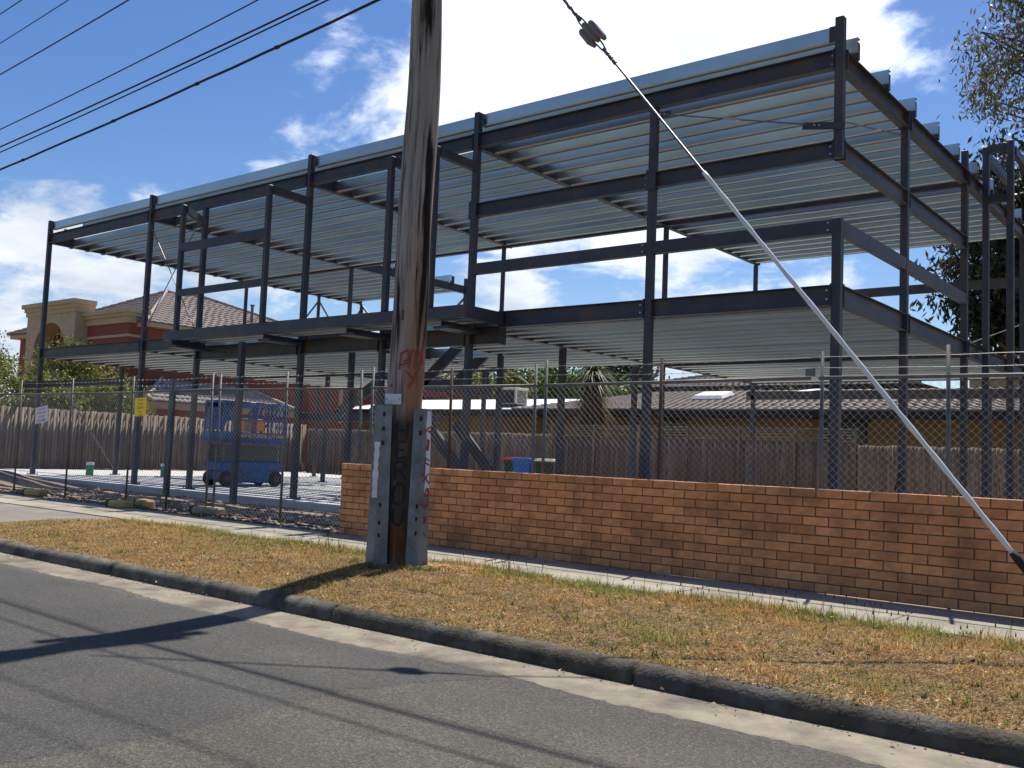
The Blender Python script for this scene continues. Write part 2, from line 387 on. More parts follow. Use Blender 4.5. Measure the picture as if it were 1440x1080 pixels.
def wood_pole_mat():
    m = bpy.data.materials.new('weathered_pole_wood'); m.use_nodes = True; nt = m.node_tree; N = nt.nodes.new; L = nt.links.new
    p = nt.nodes['Principled BSDF']; p.inputs['Roughness'].default_value = .9; p.inputs['Specular IOR Level'].default_value = .2
    tc = N('ShaderNodeTexCoord'); v = tc.outputs['Object']

    def nz(scale, sx, det=8, rough=.6, off=0., dist=.3):
        mp = N('ShaderNodeMapping'); mp.inputs['Scale'].default_value = sx; mp.inputs['Location'].default_value = (off, off, off); L(v, mp.inputs['Vector'])
        n = N('ShaderNodeTexNoise'); n.inputs['Scale'].default_value = scale; n.inputs['Detail'].default_value = det; n.inputs['Roughness'].default_value = rough
        n.inputs['Distortion'].default_value = dist; L(mp.outputs[0], n.inputs['Vector']); return n.outputs['Fac']

    def rng(x, lo, hi, t0=0., t1=1.):
        mr = N('ShaderNodeMapRange'); mr.interpolation_type = 'SMOOTHSTEP'
        mr.inputs['From Min'].default_value = lo; mr.inputs['From Max'].default_value = hi
        mr.inputs['To Min'].default_value = t0; mr.inputs['To Max'].default_value = t1; L(x, mr.inputs['Value']); return mr.outputs[0]

    def mixc(f, a, b):
        mx = N('ShaderNodeMix'); mx.data_type = 'RGBA'; L(f, mx.inputs[0])
        for k, c in ((6, a), (7, b)):
            if isinstance(c, tuple): mx.inputs[k].default_value = (*c, 1)
            else: L(c, mx.inputs[k])
        return mx.outputs[2]

    def mul(a, b):
        n = N('ShaderNodeMath'); n.operation = 'MULTIPLY'; n.use_clamp = True; L(a, n.inputs[0]); L(b, n.inputs[1]); return n.outputs[0]
    sep = N('ShaderNodeSeparateXYZ'); L(v, sep.inputs[0])
    c = mixc(rng(nz(5, (1, 1, .10)), .38, .62), (.42, .36, .31), (.28, .235, .205))
    c = mixc(rng(nz(30, (1, 1, .04), 6), .45, .7), c, (.12, .088, .068))
    # grey, sun-bleached left (street) flank; warm right flank
    c = mixc(rng(sep.outputs['X'], .02, -.18, 0, .75), c, (.37, .335, .31))
    c = mixc(mul(rng(sep.outputs['X'], .06, .2), rng(sep.outputs['Z'], 4.0, 1.6)), c, (.30, .165, .085))
    # long black weather stains up the middle and right of the pole
    st = mul(rng(nz(3.2, (1.5, 1.5, .16), 5, .6, 3.1, .5), .47, .56), rng(sep.outputs['Z'], 1.3, 2.6))
    c = mixc(mul(st, rng(sep.outputs['X'], -.10, .04)), c, (.016, .012, .010))
    # tar dressing from the ground line to about 1.5 m, split away at the bottom
    tar = mul(rng(sep.outputs['Z'], 1.62, 1.40), rng(sep.outputs['Z'], .34, .50))
    c = mixc(mul(tar, rng(nz(4, (1, 1, .3), 6), .25, .50)), c, (.070, .058, .043))
    c = mixc(mul(rng(sep.outputs['Z'], .52, .40), rng(nz(6, (1, 1, .15), 5), .4, .6)), c, (.12, .055, .025))
    L(c, p.inputs['Base Color'])
    bp = N('ShaderNodeBump'); bp.inputs['Strength'].default_value = .9; bp.inputs['Distance'].default_value = .02
    L(nz(26, (1, 1, .05), 8), bp.inputs['Height']); L(bp.outputs[0], p.inputs['Normal'])
    return m


M['pole'] = wood_pole_mat()

_txt_cache = {}


def text_polys(s, size=1.0):
    """flat letters as (verts, faces), centred on x, baseline at 0"""
    key = (s, size)
    if key in _txt_cache: return _txt_cache[key]
    cu = bpy.data.curves.new('t', 'FONT'); cu.body = s; cu.size = size; cu.align_x = 'CENTER'; cu.resolution_u = 3
    o = link(bpy.data.objects.new('t', cu)); dg = bpy.context.evaluated_depsgraph_get()
    me = o.evaluated_get(dg).to_mesh()
    v = [tuple(x.co) for x in me.vertices]; f = [tuple(q.vertices) for q in me.polygons]
    o.evaluated_get(dg).to_mesh_clear(); bpy.data.objects.remove(o); bpy.data.curves.remove(cu)
    _txt_cache[key] = (v, f); return v, f


# ------------------------------------------------------------------ ground, road, path
KERB_Y = 4.82


def road_z(y):
    d = 4.35 - y
    if d <= 0: return -.12
    return -.12 + .028 * min(d, 4.6) - .028 * max(0, d - 4.6)


def sheet(name, xs, ys, zf, m, parent=None, **kw):
    V = []; F = []
    for y in ys:
        for x in xs: V.append((x, y, zf(x, y)))
    n = len(xs)
    for j in range(len(ys) - 1):
        for i in range(n - 1): F.append((j * n + i, j * n + i + 1, (j + 1) * n + i + 1, (j + 1) * n + i))
    mb = MB(); mb.v = V; mb.f = F
    return mb.build(name, m, parent, True, **kw)


sheet('ground', [-2500, -300, -60, 40, 300, 2500], [-2500, -300, -30, 40, 300, 2500], lambda x, y: -.42, M['earth'], kind='structure')
sheet('road', [-300, -60, -30, -20, -14, -10, -7, -4, -2, 0, 3, 8, 30, 300], [-6.0, -3, -1.5, -.25, .8, 1.6, 2.4, 3.2, 3.9, 4.4, 4.7], lambda x, y: road_z(y), M['asphalt'], kind='structure')

# smoother resurfaced strip with a ragged seam running across the lane
mb = MB()
edge = [(-3.70, -.2), (-3.74, 1.0), (-3.72, 1.97), (-3.70, 2.42), (-3.80, 3.0), (-3.87, 3.53), (-3.74, 4.0), (-3.58, 4.34)]
pts = []
for i in range(len(edge) - 1):
    for k in range(14):
        t = k / 14; pts.append((edge[i][0] * (1 - t) + edge[i + 1][0] * t + rnd.uniform(-.02, .02), edge[i][1] * (1 - t) + edge[i + 1][1] * t))
pts.append(edge[-1])
for a, b in zip(pts[:-1], pts[1:]):
    xsp = [-60, -20, -12, -8]
    for i in range(len(xsp)):
        x0a = xsp[i]; x1a = xsp[i + 1] if i + 1 < len(xsp) else None
        pa = (x0a, a[1]); pb = (x0a, b[1]); qa = (x1a, a[1]) if x1a is not None else a; qb = (x1a, b[1]) if x1a is not None else b
        mb.face([(pa[0], pa[1], road_z(pa[1]) + .004), (qa[0], qa[1], road_z(qa[1]) + .004), (qb[0], qb[1], road_z(qb[1]) + .004), (pb[0], pb[1], road_z(pb[1]) + .004)])
for a, b in zip(pts[:-1], pts[1:]):
    mb.face([(a[0], a[1], road_z(a[1]) + .004), (a[0] + .03, a[1], road_z(a[1]) - .001), (b[0] + .03, b[1], road_z(b[1]) - .001), (b[0], b[1], road_z(b[1]) + .004)])
mb.build('road_patch', M['asphalt_new'], None, False, kind='structure')

# gutter channel with ragged asphalt edge: sheets stepped 4 mm apart
mb = MB(); x = -70.0; yp = 4.45; rg_ = random.Random(3)
while x < 12:
    near = -14 < x < 2; x2 = x + (.05 if near else 2.0)
    yn = 4.45 + .04 * math.sin(x2 * 1.3) + .03 * math.sin(x2 * 3.1 + 1) + (rg_.uniform(-.018, .018) if near else 0)
    mb.face([(x, yp - .03, -.1212), (x2, yn - .03, -.1212), (x2, yn, -.1160), (x, yp, -.1160)])
    mb.face([(x, yp, -.1160), (x2, yn, -.1160), (x2, 4.90, -.112), (x, 4.90, -.112)])
    x = x2; yp = yn
mb.build('gutter', M['gutter'], None, False, kind='structure')

# kerb in cast lengths
kerb = thing('kerb', None, None); kerb['kind'] = 'structure'
prof = [(4.815, -.14), (4.825, -.085), (4.845, -.035), (4.875, -.008), (4.905, 0.0), (4.985, -.004), (4.985, -.14)]
joints = [-40, -31, -24, -20.5, -17.4, -14.5, -11.6, -8.66, -5.52, -2.92, -.2, 2.6, 6, 12]
for a, b in zip(joints[:-1], joints[1:]):
    mb = MB(); n = max(3, int((b - a) / (.045 if -12 < a < 2 else .3))); ring = []
    for i in range(n + 1):
        xx = a + .012 + (b - a - .024) * i / n; row = []
        for k, (yy, zz) in enumerate(prof):
            j = .004 if 0 < k < 6 else 0
            row.append(len(mb.v)); mb.v.append((xx, yy + rnd.uniform(-j, j), zz + rnd.uniform(-j, j)))
        ring.append(row)
    for i in range(n):
        for k in range(6): mb.f.append((ring[i][k], ring[i + 1][k], ring[i + 1][k + 1], ring[i][k + 1]))
    mb.f.append(tuple(ring[0])); mb.f.append(tuple(ring[-1])[::-1])
    mb.build('kerb_segment', M['kerb_dark'] if a > -5.6 else M['kerb'], kerb, True)

# nature strip
def verge_z(x, y):
    t = (y - 4.97) / 2.5
    return -.008 + .022 * math.sin(max(0, min(1, t)) * math.pi) + .10 * math.exp(-(((x + 6.55) / .75) ** 2 + ((y - 6.55) / .7) ** 2)) * .6 + .012 * math.sin(x * 2.3) * math.sin(y * 3.1)


VX0 = -13.3
sheet('verge', list(np.linspace(VX0, 6, 90)), list(np.linspace(4.97, 7.56, 16)), verge_z, M['verge'], kind='structure')
sheet('driveway', [-40, -30, -22, -16, VX0 - .02], [4.95, 5.6, 6.4, 7.0, 7.6], lambda x, y: -.012, M['drive'], kind='structure')
mb = MB(); mb.box(-15.6, -13.36, 5.0, 5.75, -.10, -.004); mb.build('driveway_edge', M['path'], None, False, kind='structure')

# footpath slabs
path = thing('footpath', None, None); path['kind'] = 'structure'
x = -41.0
while x < 5:
    L_ = rnd.uniform(1.78, 1.9)
    mb = MB(); mb.cbox(x + .006, x + L_ - .006, 7.56 + rnd.uniform(-.02, .03), 8.52 + rnd.uniform(-.01, .01), -.10, .002 + rnd.uniform(-.004, .004), .006)
    mb.build('path_slab', M['path'], path); x += L_
x = -41.0
while x < 5:
    L_ = rnd.uniform(2.6, 3.2)
    mb = MB(); mb.cbox(x + .008, x + L_ - .008, 8.535, 8.86, -.10, -.004 + rnd.uniform(-.004, .004), .006)
    mb.build('edge_slab', M['path'], path); x += L_
sheet('path_bed', [-60, -20, 8], [7.5, 9.0], lambda x, y: -.03, M['dirt'], kind='structure')

# building site ground: level on the left, lower yard behind the brick wall
def lot_z(x, y):
    t = max(0, min(1, (x + 13.6) / 1.2)); u = max(0, min(1, (y - 9.3) / 1.2)); d = t * t * (3 - 2 * t) * u * u * (3 - 2 * u)
    z = -.03
    b = .04 * math.sin(x * 2.1 + y) * math.sin(y * 2.7 - x * .6) * (1 if y > 9.0 else 0)
    m = .30 * math.exp(-(((x + 26.5) / 3.2) ** 2 + ((y - 11.0) / .9) ** 2))   # orange spoil heap by the far corner
    return z + b * .6 + m


sheet('site_ground', list(np.linspace(-60, -30, 12)) + list(np.linspace(-29, 6, 110)) + [12, 30, 60], [8.87, 9.1, 9.4, 9.7, 10, 10.3, 10.6, 10.9, 11.3, 11.7, 12.1, 13, 15, 18, 22, 26, 30, 40, 60, 90], lot_z, M['dirt'], kind='structure')
mb = MB(); mb.cbox(-31.2, -4.3, 11.95, 25.2, -.12, .10, .02); mb.build('concrete_slab', M['slab'], None, False, kind='structure')

# rubble and fragments on the strip in front of the slab
V = []; F = []; C = []
for i in range(3600):
    x = nr.uniform(-21.5, -10.2); y = 8.92 + abs(nr.normal(0, 1.25)); s = abs(nr.normal(0, .016)) + .006
    if y > 11.8: continue
    b = len(V); z = lot_z(x, y)
    for k in range(8):
        V.append((x + s * nr.uniform(.5, 1.4) * (1 if k & 1 else -1), y + s * nr.uniform(.5, 1.2) * (1 if k & 2 else -1), z + s * (nr.uniform(.5, 1.0) if k & 4 else -.3)))
    F += [(b, b + 1, b + 3, b + 2), (b + 4, b + 6, b + 7, b + 5), (b, b + 4, b + 5, b + 1), (b + 2, b + 3, b + 7, b + 6), (b, b + 2, b + 6, b + 4), (b + 1, b + 5, b + 7, b + 3)]
    c = [(.25, .22, .18), (.15, .115, .09), (.22, .10, .065), (.33, .31, .27), (.12, .10, .085), (.19, .17, .15)][int(nr.integers(0, 6))]; C += [c] * 8
o = link(bpy.data.objects.new('rubble', np_mesh('rubble', V, F, mat('rubble_stone', (0, 0, 0), .9, attr='tint'), C)))
tag(o, 'crumbs of broken brick and stone lying on the dirt', 'rubble', kind='stuff')


V = []; F = []; C = []
for i in range(2600):
    x = nr.uniform(-12, .5); y = 4.835 - abs(nr.normal(0, .035)) * (1 + 2.5 * (i % 11 == 0)); s = abs(nr.normal(0, .0022)) + .0010
    if y > 4.835 or y < 4.1: continue
    b = len(V); z = -.1155 if y > 4.46 else -.120
    for k in range(8): V.append((x + s * nr.uniform(.5, 1.5) * (1 if k & 1 else -1), y + s * nr.uniform(.5, 1.2) * (1 if k & 2 else -1), z + s * (nr.uniform(.6, 1.2) if k & 4 else -.3)))
    F += [(b, b + 1, b + 3, b + 2), (b + 4, b + 6, b + 7, b + 5), (b, b + 4, b + 5, b + 1), (b + 2, b + 3, b + 7, b + 6), (b, b + 2, b + 6, b + 4), (b + 1, b + 5, b + 7, b + 3)]
    c = [(.17, .135, .09), (.11, .085, .06), (.26, .22, .16), (.14, .08, .045)][int(nr.integers(0, 4))]; C += [c] * 8
o = link(bpy.data.objects.new('gutter_grit', np_mesh('gutter_grit', V, F, bpy.data.materials['rubble_stone'], C)))
tag(o, 'fine grit and bark crumbs washed along the kerb channel', 'grit', kind='stuff')


# ------------------------------------------------------------------ brick wall
wall = thing('brick_wall', 'low orange brick front wall along the footpath', 'wall', (-10.07, 8.87, 0))
BX, BZ, BD = .2505, .0874, .11
brick_meshes = []
for k in range(6):
    mb = MB(); c = .004
    mb.cbox(.005, BX - .005, 0, BD, .005, BZ - .005, c)
    mb.v = [(a + rnd.uniform(-.0018, .0018), b + rnd.uniform(-.0015, .0015), z + rnd.uniform(-.0018, .0018)) for a, b, z in mb.v]
    brick_meshes.append(mb.mesh('brick', M['brick']))
half = MB(); half.cbox(.005, BX / 2 - .005, 0, BD, .005, BZ - .005, .004); half_me = half.mesh('half_brick', M['brick'])
LEN = 13.0
bricks = []
for row in range(11):
    off = 0 if row % 2 else -BX / 2
    n = int(LEN / BX) + 1
    for i in range(n + 1):
        x0 = off + i * BX
        if x0 < 0: bricks.append((BX / 2 + x0, row, True)); continue
        if x0 > LEN: continue
        bricks.append((x0, row, False))
vis = [b for b in bricks if b[0] < 8.95]
vis.sort(key=lambda b: -b[0]); keep = vis[:300]; rest = vis[300:] + [b for b in bricks if b[0] >= 8.95]
far = MB()
for (x0, row, h) in keep:
    me = half_me if h else rnd.choice(brick_meshes)
    o = inst('brick', me, wall, (x0 if not h else 0.0, rnd.uniform(-.003, .003), row * BZ))
for (x0, row, h) in rest:
    me = half_me if h else rnd.choice(brick_meshes)
    dy = rnd.uniform(-.003, .003)
    far.add([(v.co.x + (x0 if not h else 0.0), v.co.y + dy, v.co.z + row * BZ) for v in me.vertices], [tuple(p.vertices) for p in me.polygons])


def island_tint_mat(src, name):
    m = src.copy(); m.name = name; nt = m.node_tree
    for n in list(nt.nodes):
        if n.type == 'OBJECT_INFO':
            g = nt.nodes.new('ShaderNodeNewGeometry')
            for l in list(n.outputs['Random'].links): nt.links.new(g.outputs['Random Per Island'], l.to_socket)
            nt.nodes.remove(n)
    return m


far.build('brickwork', island_tint_mat(M['brick'], 'orange_brickwork'), wall, False, kind='stuff')
mb = MB(); mb.box(.006, LEN, .008, BD - .008, 0, 11 * BZ - .008); mb.build('mortar_bed', M['mortar'], wall)
mb = MB()   # thin smear of pale mortar on the coping
for i in range(int(LEN / .125)):
    x0 = i * .125; z = 11 * BZ - .006 + rnd.uniform(0, .0035)
    mb.box(x0 + .002, x0 + .126, .010 + rnd.uniform(0, .012), BD - .01, 11 * BZ - .012, z)
mb.build('coping_mortar', mat('pale_mortar', (.55, .43, .33), .95, bump=.4), wall)

# ------------------------------------------------------------------ steel frame
frame = thing('steel_frame_building', 'two storey grey steel building frame with galvanised joists, still without walls', 'building', (0, 0, 0))
A_, B_, C_, D_, E_, G_ = -27.0, -21.75, -15.7, -11.12, -7.5, -4.62
Y0, YM, YB = 12.58, 19.2, 24.3
FB, FT, RB, RT = 3.32, 3.59, 6.57, 6.82


def column(x, y, z0, z1, w=.115, plate=True):
    mb = MB(); mb.cbox(-w / 2, w / 2, -w / 2, w / 2, 0, z1 - z0, .008)
    o = mb.build('column', M['steel'], frame); o.location = (x, y, z0)
    if plate:
        p = MB(); p.box(-w * .95, w * .95, -w * .95, w * .95, 0, .016)
        for sx in (-1, 1):
            for sy in (-1, 1): p.tube([(sx * w * .75, sy * w * .75, .016), (sx * w * .75, sy * w * .75, .05)], .011, 6)
        q = p.build('base_plate', M['steel'], o)
    return o


def beam(a, b, w=.12, d=.25, name='beam', kind='I'):
    mb = MB()
    if kind == 'I': mb.ibeam(a, b, w, d)
    else: mb.beam(a, b, w, d)
    o = mb.build(name, M['steel'], frame)
    if kind == 'I':
        A = Vector(a); B = Vector(b); u = (B - A).normalized(); sd = Vector((-u.y, u.x, 0))
        for P, s_ in ((A, 1), (B, -1)):
            q = MB(); c = P + u * s_ * .007; q.beam(c - u * .006, c + u * .006, w + .022, d + .03)
            for dz in (-.5, .5):
                for e_ in (-1, 1):
                    b0 = c + sd * e_ * w * .34 + Vector((0, 0, dz * d * .55)); q.tube([b0 + u * s_ * .006, b0 + u * s_ * .024], .012, 6)
            q.build('end_plate', M['steel'], o)
    return o


def bolts(o, pts, axis='y'):
    for p in pts:
        b = MB(); d = Vector((0, -.022, 0)) if axis == 'y' else Vector((.022, 0, 0))
        b.tube([p, tuple(Vector(p) + d)], .014, 6); b.build('bolt', M['bolt'], o)


SL, YD = .10, .10     # slab level, yard level
for x in (A_, B_, C_): column(x, Y0, SL, 7.22)
column(D_, Y0, YD, 7.22); column(E_, Y0, YD, RB)
column(G_, Y0, YD, 4.50, .125)
stub = column(G_, Y0, 5.32, 7.28, .12, False)
column(-19.42, Y0, SL, RB, .11); column(-13.30, Y0, SL, RB, .11)
# cleats that hold the front purlin to the column heads
for x in (A_, B_, C_, D_, G_):
    s_ = -1 if x == G_ else 1
    mb = MB(); mb.box(min(s_ * .058, s_ * .15), max(s_ * .058, s_ * .15), -.055, -.045, 6.95, 7.17); o = mb.build('cleat', M['steel'], frame); o.location = (x, Y0 + .03, 0)
# front beams
zr = (RB + RT) / 2; zf = (FB + FT) / 2
xs = [A_, B_, C_, D_, E_, G_]
for a, b in ((A_, B_), (B_, C_), (C_, D_), (D_, G_)):
    ya = Y0 - .005
    o = beam((a + .06, ya, zr), (b - .06, ya, zr), .13, .25)
    bolts(o, [(b - .10, ya - .006, zr + .06), (b - .10, ya - .006, zr - .06)])
    if b == A_: bolts(o, [(a + .10, ya - .006, zr + .06), (a + .10, ya - .006, zr - .06)])
# first floor edge beams
for a, b, dz in ((A_, B_, 0), (B_, -19.42, 0), (-10.48, E_, 0), (E_, G_, 0)):
    o = beam((a + .06, Y0, zf + dz), (b - .06, Y0, zf + dz), .13, .275)
    if b in (G_, E_): bolts(o, [(b - .11, Y0 - .066, zf + .06), (b - .11, Y0 - .066, zf - .06)])
for a, b in ((-19.42, C_), (C_, -13.30), (-13.30, D_), (D_, -10.3)):
    beam((a + .06, Y0, 3.19), (b - .06, Y0, 3.19), .15, .30)
# window head and sill rails between D and the corner
for a, b in ((D_, E_), (E_, G_)):
    for zc, d in ((5.44, .24), (4.385, .19)):
        kind = 'I' if zc > 5 else 'S'
        o = beam((a + .06, Y0, zc), (b - .06, Y0, zc), .11, d, 'rail', kind)
        bolts(o, [(b - .11, Y0 - .057 if kind == 'S' else Y0 - .006, zc + .05), (b - .11, Y0 - .057 if kind == 'S' else Y0 - .006, zc - .05)])
for x, dz in ((D_, .0), (E_, .0)):
    mb = MB(); mb.box(-.085, .085, -.072, -.058, 5.28, 5.60); o = mb.build('cleat', M['steel'], frame); o.location = (x, Y0, 0)
# side wall on the right
for y, z1 in ((15.48, RB), (19.13, 7.22)): column(G_, y, YD, z1, .115)
column(G_, YB, YD, 6.9, .11)
ylist = [Y0, 15.48, 19.13, YB + .3]
for a, b in zip(ylist[:-1], ylist[1:]):
    beam((G_, a + .06, zf), (G_, b - .06, zf), .13, .275)
    beam((G_, a + .06, zr), (G_, b - .06, zr), .15, .25)
    if b < 20:
        beam((G_, a + .06, 5.44), (G_, b - .06, 5.44), .12, .24, 'rail')
        beam((G_, a + .06, 4.385), (G_, b - .06, 4.385), .10, .19, 'rail', 'S')
# rafters and floor bearers (run back from the street)
for x, yb in ((A_, YB), (B_, YB), (C_, YM), (D_, YB)):
    beam((x, Y0 + .07, zr), (x, yb, zr), .13, .25, 'rafter')
for x, yb in ((A_, YB), (B_, YB), (C_, YM), (D_, YB)):
    beam((x, Y0 + .07, zf), (x, yb, zf), .13, .275, 'bearer')
beam((-13.4, Y0 + .08, zf), (-13.4, 16.2, zf), .12, .25, 'bearer')
# cross beams at the middle and back lines
for a, b in ((A_, B_), (B_, C_), (C_, D_), (D_, G_)):
    beam((a + .004, YM, zr - .02), (b - .004, YM, zr - .02), .13, .25)
    if (a, b) != (C_, D_): beam((a + .07, YM, zf - .03), (b - .07, YM, zf - .03), .13, .25)
for a, b in ((A_, B_), (D_, G_)):
    beam((a + .07, YB, zf), (b - .07, YB, zf), .13, .25)
beam((-11.3, YB, 5.58), (-2.2, YB, 5.58), .08, .22, 'rail', 'S')
beam((-11.35, YB, 3.0), (-2.2, YB, 3.0), .10, .22, 'rail', 'S')
# inner columns, ground floor and upper floor
for x, y, z0, z1, w in ((-27.1, 15.05, SL, FB, .115), (-27.0, 22.5, SL, FB, .11), (-22.75, 19.3, SL, FB, .11), (C_ - .1, 14.05, SL, FB, .11),
                        (-13.38, 16.2, SL, FB, .11), (-16.42, 19.25, SL, FB, .10), (D_ - .08, 15.5, YD, FB, .115), (-11.72, 19.1, YD, FB, .11),
                        (-11.12, 19.32, YD, RB, .10), (-11.17, YB, YD, RB, .10), (-9.0, YB, YD, 2.89, .10), (-5.32, YB, YD, 2.89, .10),
                        (-21.81, 19.2, FT, RB, .10), (-27.0, 19.2, FT, RB, .09), (-27.0, 22.3, FT, RB, .09), (-27.0, 24.35, FT, RB, .10),
                        (-15.85, 19.15, FT, RB, .09), (B_, YB, FT, 7.1, .10)):
    column(x, y, z0, z1, w, z0 < FT)
# front bay: projecting window box on the first floor
BY = 11.58
for x in (-18.6, -15.6, -12.15, -11.08): column(x, 11.5, 3.56, 6.30, .10, False)
o = beam((-19.15, BY, 3.46), (-10.32, BY, 3.46), .10, .21, 'bay_beam', 'S')
beam((-10.37, BY + .06, 3.46), (-10.37, Y0 - .05, 3.46), .10, .21, 'bay_beam', 'S')
beam((-19.10, BY + .06, 3.46), (-19.10, Y0 - .05, 3.46), .10, .21, 'bay_beam', 'S')
for x, xe in ((-18.6, -19.36), (-15.6, -15.66), (-12.15, -12.15), (-11.08, -11.10)):
    beam((x, 11.56, 6.22), (xe, Y0 - .06, 6.22), .10, .15, 'outrigger', 'S')
for x in (-19.0, -15.75, -13.3, -10.95):
    beam((x, 11.66, 3.24), (x, Y0 - .08, 3.24), .36, .05, 'bracket', 'S'); beam((x, 11.66, 3.31), (x, Y0 - .08, 3.31), .02, .09, 'bracket', 'S')
for zc, d in ((5.35, .17), (4.36, .14)):
    beam((-18.55, 11.5, zc), (-15.65, 11.5, zc), .09, d, 'rail', 'S')
# entry frame below the bay
column(-18.58, 11.5, -.05, 2.26, .11); column(-16.2, 11.5, -.05, 3.2, .115)
beam((-18.55, 11.5, 2.20), (-16.25, 11.5, 2.20), .10, .10, 'lintel', 'S')
beam((-33.4, 15.05, 2.88), (-27.16, 15.05, 2.88), .10, .19, 'lintel', 'S')
beam((-19.9, 16.0, 1.92), (-14.9, 16.0, 1.92), .10, .20, 'lintel', 'S')
# stair stringers inside the void
for a, b in (((-17.9, 15.6, 2.02), (-16.6, 15.6, 2.72)), ((-15.2, 15.5, 2.55), (-13.95, 15.5, 3.50)), ((-14.9, 15.5, 1.80), (-13.55, 15.5, .55))):
    beam(a, b, .06, .26, 'stair_stringer', 'S')
    beam((a[0], a[1] + 1.0, a[2]), (b[0], b[1] + 1.0, b[2]), .06, .26, 'stair_stringer', 'S')
beam((-14.95, 15.5, 2.62), (-13.0, 15.5, 2.48), .06, .22, 'stair_stringer', 'S')
# stair tower at the right rear
for x, y, z1 in ((-4.50, 20.25, 7.58), (-4.03, 20.1, 7.60), (-4.55, 22.6, 7.5), (-4.02, 22.6, 7.5), (-2.3, 20.1, 7.5), (-2.3, 22.6, 7.5)): column(x, y, YD, z1, .115)
for z in (7.50, 6.50):
    beam((-4.45, 20.18, z), (-4.08, 20.18, z), .10, .15, 'tower_beam', 'S')
for z in (7.45, 6.85, 5.9, 3.4):
    beam((-3.97, 22.6, z), (-2.36, 22.6, z), .10, .17, 'tower_beam', 'S')
for x in (-4.52, -4.02): beam((x, 20.32, 7.45), (x, 22.54, 7.40), .10, .16, 'tower_beam', 'S')

# galvanised joists: lipped C sections, one mesh per bay length
def c_section(L_, d=.25, fl=.085, t=.004, lip=.02):
    """web at y=0 facing the street, flanges running back, rolled lower corner"""
    mb = MB(); h = d / 2; e = .016
    pr = [(e, -h), (fl, -h), (fl, -h + lip), (fl - t, -h + lip), (fl - t, -h + t), (e, -h + t), (t, -h + e), (t, h - t), (fl - t, h - t), (fl - t, h - lip), (fl, h - lip), (fl, h), (0, h), (0, -h + e * 1.3)]
    mb.extr([(p[0], p[1]) for p in pr], Vector((0, 0, 0)), Vector((L_, 0, 0)), Vector((0, 1, 0)), Vector((0, 0, 1)))
    me = mb.mesh('joist', M['galv']); me.materials.append(M['galv_bend_light']); me.materials.append(M['galv_flange_shade'])
    me.polygons[0].material_index = 2; me.polygons[13].material_index = 1  # flange underside gets painted shade, rolled corner gets painted light
    return me


jm = {}


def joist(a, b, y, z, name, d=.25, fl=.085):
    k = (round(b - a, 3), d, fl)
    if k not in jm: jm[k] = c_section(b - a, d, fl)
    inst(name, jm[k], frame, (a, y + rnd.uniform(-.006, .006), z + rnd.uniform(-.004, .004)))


g = .012
SP = .48
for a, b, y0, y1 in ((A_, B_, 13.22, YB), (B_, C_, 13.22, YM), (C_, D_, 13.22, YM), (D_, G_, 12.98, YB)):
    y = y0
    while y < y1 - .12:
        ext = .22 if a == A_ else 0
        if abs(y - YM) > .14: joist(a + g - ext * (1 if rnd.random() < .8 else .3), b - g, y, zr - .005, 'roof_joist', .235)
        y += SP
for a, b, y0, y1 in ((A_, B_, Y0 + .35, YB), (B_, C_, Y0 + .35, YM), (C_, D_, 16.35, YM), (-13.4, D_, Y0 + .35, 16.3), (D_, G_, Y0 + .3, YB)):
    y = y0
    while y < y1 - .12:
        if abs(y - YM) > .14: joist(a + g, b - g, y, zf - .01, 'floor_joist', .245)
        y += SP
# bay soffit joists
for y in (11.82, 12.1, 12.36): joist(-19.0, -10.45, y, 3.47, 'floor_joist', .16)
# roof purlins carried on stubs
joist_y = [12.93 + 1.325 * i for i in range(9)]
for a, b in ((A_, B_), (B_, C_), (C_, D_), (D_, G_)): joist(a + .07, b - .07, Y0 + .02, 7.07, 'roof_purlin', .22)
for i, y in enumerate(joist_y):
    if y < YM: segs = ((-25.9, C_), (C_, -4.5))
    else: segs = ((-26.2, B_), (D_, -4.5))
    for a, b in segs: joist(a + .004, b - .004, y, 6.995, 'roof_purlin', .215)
    for x in (A_, B_, C_, D_, G_ + .05):
        if y > YM and x == C_: continue
        mb = MB(); mb.box(-.05, .05, -.012, .012, RT, 6.89); mb.box(-.004, .05, -.004, .10, RT, 7.06)
        o = mb.build('purlin_stub', M['steel'], frame); o.location = (x, y + .035, 0)
# rod bracing
def rod(a, b, r=.011, buckle=None):
    mb = MB(); mb.tube([a, b], r, 6); o = mb.build('brace_rod', M['strand'], frame)
    if buckle:
        p = Vector(a).lerp(Vector(b), buckle); d = (Vector(b) - Vector(a)).normalized()
        q = MB(); q.tube([p - d * .13, p - d * .08, p + d * .08, p + d * .13], [.012, .028, .028, .012], 8); q.build('turnbuckle', M['bolt'], o)
    return o


rod((-7.35, Y0 - .10, 6.43), (-5.05, Y0 - .09, 5.84), buckle=.52)
rod((-4.62, Y0 + .10, 5.86), (-4.63, 15.38, 6.44), buckle=.55)
mb = MB(); mb.beam((-5.10, Y0 - .075, 5.83), (-4.52, Y0 - .075, 5.73), .012, .10); o = mb.build('brace_plate', M['steel'], frame)
bolts(o, [(-4.93, Y0 - .08, 5.81), (-4.86, Y0 - .08, 5.79)])
mb = MB(); mb.box(-7.40, -7.16, Y0 - .105, Y0 - .095, 6.36, 6.46); o = mb.build('brace_plate', M['steel'], frame); bolts(o, [(-7.34, Y0 - .105, 6.42), (-7.26, Y0 - .105, 6.41)])
rod((-21.60, Y0 - .08, 6.40), (-19.50, Y0 - .08, 3.80), .012, .88); rod((-19.55, Y0 - .06, 6.30), (-21.65, Y0 - .06, 3.80), .012, .9)
